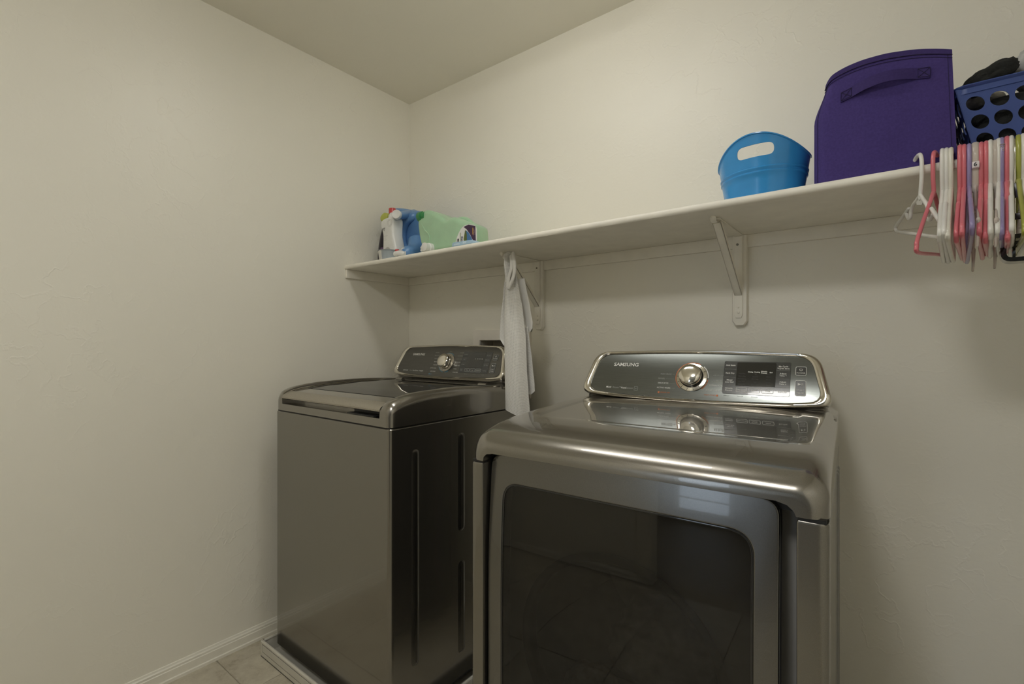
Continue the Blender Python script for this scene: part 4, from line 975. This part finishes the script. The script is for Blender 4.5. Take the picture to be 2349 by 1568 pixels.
# ------------------------------------------------------------------ perforated laundry basket with clothes
m_bask = plastic('cobalt_plastic', (.040, .075, .27), .35)
bk = thing('laundry_basket', 'cobalt blue laundry basket with round holes on the right end of the shelf', 'basket', (.109, 1.318, SZ))
BX, BY, BZ = .40, .285, .146; TP = .034
def bw(side, s, t):
    """s along the wall, t up 0..1 -> point on the tapered wall (local)."""
    k = TP * (1 - t)
    x0, x1, y0, y1 = k, BX - k, k * .6, BY - k * .6
    z = .001 + t * (BZ - .001)
    if side == 'f': return (x0 + (x1 - x0) * s, y0, z)
    if side == 'b': return (x0 + (x1 - x0) * s, y1, z)
    if side == 'l': return (x0, y0 + (y1 - y0) * s, z)
    return (x1, y0 + (y1 - y0) * s, z)
mb = MB()
for side, ncol in (('f', 11), ('b', 11), ('l', 8), ('r', 8)):
    Lw = BX if side in 'fb' else BY; mar = .004 / Lw
    rows_t = [(.145 + .25 * r, .145 + .25 * (r + 1)) for r in range(3)]
    for c in range(ncol):
        s0 = mar + (1 - 2 * mar) * c / ncol; s1 = mar + (1 - 2 * mar) * (c + 1) / ncol
        for t0, t1 in rows_t:
            m_ = 20; V = []; F = []
            sc, tc_ = (s0 + s1) / 2, (t0 + t1) / 2
            for k in range(m_):
                a = 2 * pi * k / m_ + pi / 4; q = 1 / max(abs(cos(a)), abs(sin(a)))
                V.append(bw(side, sc + cos(a) * q * (s1 - s0) / 2, tc_ + sin(a) * q * (t1 - t0) / 2))
            for k in range(m_):
                a = 2 * pi * k / m_ + pi / 4; V.append(bw(side, sc + cos(a) * .395 * (s1 - s0), tc_ + sin(a) * .385 * (t1 - t0)))
            for k in range(m_): F.append((k, (k + 1) % m_, m_ + (k + 1) % m_, m_ + k))
            mb.add(V, F)
    def strip(sa, sb, ta, tb): mb.add([bw(side, sa, ta), bw(side, sb, ta), bw(side, sb, tb), bw(side, sa, tb)], [(0, 1, 2, 3)])
    strip(0, mar, .145, .895); strip(1 - mar, 1, .145, .895); strip(0, 1, 0, .145); strip(0, 1, .895, 1)
mb.add([bw('f', 0, 0), bw('f', 1, 0), bw('b', 1, 0), bw('b', 0, 0)], [(0, 1, 2, 3)])
bo = mb.obj('basket_wall', m_bask, bk, 0)
md = bo.modifiers.new('thickness', 'SOLIDIFY'); md.thickness = .0022; md.offset = 0
rr = rrect(-.002, BX + .002, -.002, BY + .002, .02, 5)
MB().loft([[(x, y, z) for x, y in inset(rr, d)] for d, z in ((.003, BZ - .013), (.0005, BZ - .012), (-.0005, BZ - .002), (-.004, BZ), (-.006, BZ + .002), (-.005, BZ + .004), (.003, BZ + .004), (.004, BZ + .001))], True, False).obj('rim', m_bask, bk, 50)
m_grymel = mat('light_grey_fleece', (.50, .50, .49), .95, var=.12, vscale=40, bump=.5, bscale=200)
m_blk = mat('black_cotton', (.018, .019, .018), .95, var=.3, vscale=60, bump=.6, bscale=260)
m_teal = mat('teal_cotton', (.10, .30, .36), .95, var=.15, vscale=60)
cloth_blob('black_garment', (.163, 1.370, SZ + .174), (.040, .034, .021), m_blk, 'rolled black garment lying on top at the left end of the laundry basket', 'garment', 3.3, folds=9, amp=.30).rotation_euler = (.1, -.45, .1)
cloth_blob('grey_fleece', (.240, 1.415, SZ + .190), (.040, .05, .042), m_grymel, 'light grey fleece heaped on the laundry basket right of the black garment', 'garment', 5.1, folds=8, amp=.28)
cloth_blob('white_shirt', (.150, 1.455, SZ + .160), (.042, .042, .022), m_wcloth, 'pale printed shirt peeking out behind the black garment', 'garment', 9.4, folds=6, amp=.2)
cloth_blob('dark_laundry', (.224, 1.462, SZ + .073), (.090, .118, .064), m_blk, 'dark clothes filling the left half of the laundry basket', 'garment', 7.7, folds=6, amp=.05, boxy=.45)
cloth_blob('dark_laundry', (.395, 1.462, SZ + .073), (.068, .118, .064), m_dcloth, 'charcoal clothes filling the far right half of the laundry basket', 'garment', 11.2, folds=6, amp=.05, boxy=.45)
cloth_blob('teal_sock', (.166, 1.347, SZ + .022), (.013, .012, .016), m_teal, 'teal sock at the bottom left corner inside the laundry basket', 'sock', 1.9, folds=4, amp=.1)

# ------------------------------------------------------------------ hangers hooked over the shelf edge
m_hw = plastic('white_hanger_plastic', (.74, .73, .69), .28)
m_hc = plastic('cream_hanger_plastic', (.70, .68, .60), .28)
m_hp = plastic('pink_hanger_plastic', (.66, .165, .20), .28)
m_hl = plastic('lavender_hanger_plastic', (.30, .25, .46), .28)
m_hg = plastic('olive_green_hanger_plastic', (.34, .36, .06), .28)
m_hx = glass_mat('clear_hanger_plastic', (.92, .88, .83), .06, 1.4, (.80, .72, .65), .62)
HG = 'plastic hangers hooked over the shelf edge'
def hanger(x, phi, m, label, tilt=0.0, style='notch', zs=0.0, vs=1.0, r=.0036, half=.150, drop=.112, hookh=.021, lean=0.0):
    t = thing('clothes_hanger', label, 'hanger', (x, SY, SZ), phi, HG)
    ct, st = cos(tilt), sin(tilt)
    nk = (-.004, -.066)
    def P(a, z):      # frame coordinates about the neck, tilted within the hanger's plane (a>0: towards the wall)
        z *= vs
        return (lean * (-z), nk[0] + a * ct - z * st, nk[1] + a * st + z * ct)
    hook = [(0, .036, r + .0004), (0, .0345, hookh * .55), (0, .027, hookh * .93), (0, .013, hookh + zs), (0, -.001, hookh * .9 + zs), (0, -.0095, hookh * .35), (0, -.0112, -.012), (0, -.0095, -.036), (0, -.004, -.058), nk and (0, nk[0], nk[1] - .006)]
    MB().tube(hook, r, 10, flat=(1.0, 1.0) if style != 'clear' else (1.45, .8)).obj('hook', m, t, 60)
    mb = MB()
    if style == 'notch':
        for s in (1, -1):
            mb.tube([P(0, .004), P(s * .018, -.010), P(s * .040, -.026), P(s * .050, -.044), P(s * .052, -.064), P(s * .060, -.071), P(s * .072, -.063), P(s * .080, -.052)], r, 8)
            mb.tube([P(s * .066, -.037), P(s * .100, -.063), P(s * .132, -.086), P(s * (half - .002), -.100), P(s * half, -.108), P(s * (half - .004), -drop + .004 - .004), P(s * (half - .012), -drop - .006)], r, 8)
        mb.tube([P(half - .012, -drop - .006), P(0, -drop - .006), P(-half + .012, -drop - .006)], r, 8)
        frame_ = mb.obj('frame', m, t, 60)
        mb = MB(); mb.add([P(0, -.004), P(.020, -.016), P(.014, -.026), P(-.014, -.026), P(-.020, -.016)], [(0, 1, 2, 3, 4)])
        o = mb.obj('web', m, t, 0); q = o.modifiers.new('thickness', 'SOLIDIFY'); q.thickness = .002; q.offset = 0
    elif style == 'smooth':
        mb.tube([P(0, .004), P(.03, -.016), P(.09, -.056), P(half - .008, -.094), P(half, -.106), P(half - .010, -drop - .006), P(0, -drop - .007), P(-half + .010, -drop - .006), P(-half, -.106), P(-half + .008, -.094), P(-.09, -.056), P(-.03, -.016)], r, 8, True)
        mb.obj('frame', m, t, 60)
    else:   # clear moulded clip hanger: flat bar with end clips
        mb.tube([P(0, .006), P(0, -.02), P(0, -.045)], r * .9, 8, flat=(.9, 1.2))
        mb.tube([P(-.140, -.098), P(-.10, -.070), P(0, -.040), P(.10, -.070), P(.140, -.098)], r * .8, 8, flat=(.7, 1.3)); mb.obj('frame', m, t, 60)
        for s in (1, -1):
            mb = MB(); b0 = P(s * .136, -.092); mb.tube([b0, (b0[0], b0[1] - .002, b0[2] - .020), (b0[0] - .001, b0[1] - .001, b0[2] - .046)], lambda q: .0046 - .0020 * q, 8, flat=(.8, 1.3)); mb.obj('clip', m, t, 60)
    return t
HL = [  # x at the shelf edge, yaw, material, label, tilt, style
    (.052, 13.5, m_hw, 'white child hanger swung open at the left end of the row', .25, 'notch'),
    (.074, -13, m_hp, 'pink hanger second from the left, turned across the white ones', .10, 'smooth'),
    (.086, -5.5, m_hw, 'white hanger third from the left, right of the turned pink hanger', .03, 'notch'),
    (.0925, -5.0, m_hw, 'white hanger fourth from the left, against the cream hanger', .02, 'notch'),
    (.099, -4.5, m_hc, 'cream hanger with a thicker hook, fifth from the left', .0, 'smooth'),
    (.112, -5.5, m_hp, 'pink hanger sixth from the left, first of a touching pink pair', .02, 'notch'),
    (.118, -5.0, m_hp, 'pink hanger seventh from the left, beside the first lavender hanger', .0, 'smooth'),
    (.125, -5.5, m_hl, 'lavender hanger left of the hanger with the size tag', -.06, 'notch'),
    (.134, -6.0, m_hx, 'clear plastic clip hanger carrying the size tag marked 6', .0, 'clear'),
    (.142, -6.5, m_hp, 'pink hanger just right of the size tag', .03, 'notch'),
    (.149, -6.5, m_hp, 'pink hanger between the size-tag pair and the clear clip hanger', .02, 'notch'),
    (.1545, -7.0, m_hw, 'white hanger right of the middle pink pair', .0, 'notch'),
    (.162, -7.0, m_hx, 'clear plastic clip hanger with a long hanging clip, near the right end', .02, 'clear'),
    (.166, -7.0, m_hw, 'white hanger left of the lavender hanger with the metal coil', .0, 'notch'),
    (.170, -7.0, m_hl, 'lavender hanger with a metal coil wound on its hook', .02, 'notch'),
    (.177, -7.0, m_hp, 'pink hanger nearest the right edge of the photo', .04, 'smooth'),
    (.1825, -7.0, m_hw, 'white hanger right of the last pink hanger', .0, 'notch'),
    (.192, -7.0, m_hg, 'olive green hanger at the right edge of the photo', .0, 'smooth'),
    (.198, -7.0, m_hw, 'white hanger beyond the olive green one at the photo edge', .0, 'notch'),
]
hang = []
for x, ph, m, lb, tl, stl in HL:
    # x holds at the hook's front strand; the front ends swing with the yaw
    hang.append(hanger(x, radians(ph + (random.uniform(-1.5, 1.5) if len(hang) > 1 else 0)), m, lb, tl + (random.uniform(-.05, .05) if len(hang) > 1 else 0), stl, zs=random.uniform(0, .003), r=.0042 if m is m_hc else .0037, vs=.64 if not hang else 1.0))
tg = MB().box(-.0052, .0052, -.021, -.001, -.030, -.018, .001).obj('size_tag', mat('tag_plastic', (.72, .66, .68), .4), hang[8], 30)
text('lettering', '6', .011, lambda a, bb: (a - .0005, -.0213, -.024 + bb), m_black_ink, tg, bold=.0002)
mb = MB()
for k in range(4): mb.tube([(.0048 * cos(2 * pi * q / 10), -.0098 + .0048 * sin(2 * pi * q / 10) * .9, .004 - k * .004 + .0004 * q) for q in range(10)], .0007, 5, True, 1)
mb.obj('metal_coil', m_chrome, hang[14], 60)

# tiered skirt hanger of wire and black clips at the right edge of the photograph
sk = thing('skirt_hanger', 'tiered wire skirt hanger with black clip plates at the right photo edge', 'hanger', (.187, SY, SZ), radians(-5))
mb = MB(); mb.tube([(0, .036, .0022), (0, .034, .016), (0, .020, .025), (0, .0, .018), (0, -.009, 0), (0, -.010, -.07), (0, -.010, -.20)], .0015, 8); mb.tube([(.035, -.010, -.06), (.035, -.010, -.125)], .0012, 8); mb.obj('wire_frame', m_chrome, sk, 60)
m_vio = mat('violet_black_plastic', (.035, .024, .035), .3, var=.1)
for zc, nm in ((-.082, 'clip_plate'), (-.130, 'clip_plate')):
    hh = .0135 if zc > -.1 else .006
    MB().box(-.013, .075, -.0135, -.0115, zc - hh, zc + hh, .0008).obj(nm, m_vio, sk, 30)
mb = MB(); o = rrect(-.020, .085, -.215, -.165, .018, 6)
mb.loft([[(x, y, z) for x, z in q] for q, y in ((o, -.030), (o, .010), (inset(o, .008), .010), (inset(o, .008), -.030), (o, -.030))], True, False); mb.obj('bottom_band', m_darkgloss, sk, 50)
mb = MB(); mb.box(-.004, .0, -.022, -.004, -.211, -.169); mb.box(-.016, .081, -.018, -.010, -.182, -.176); mb.obj('band_divider', m_darkgloss, sk, 30)
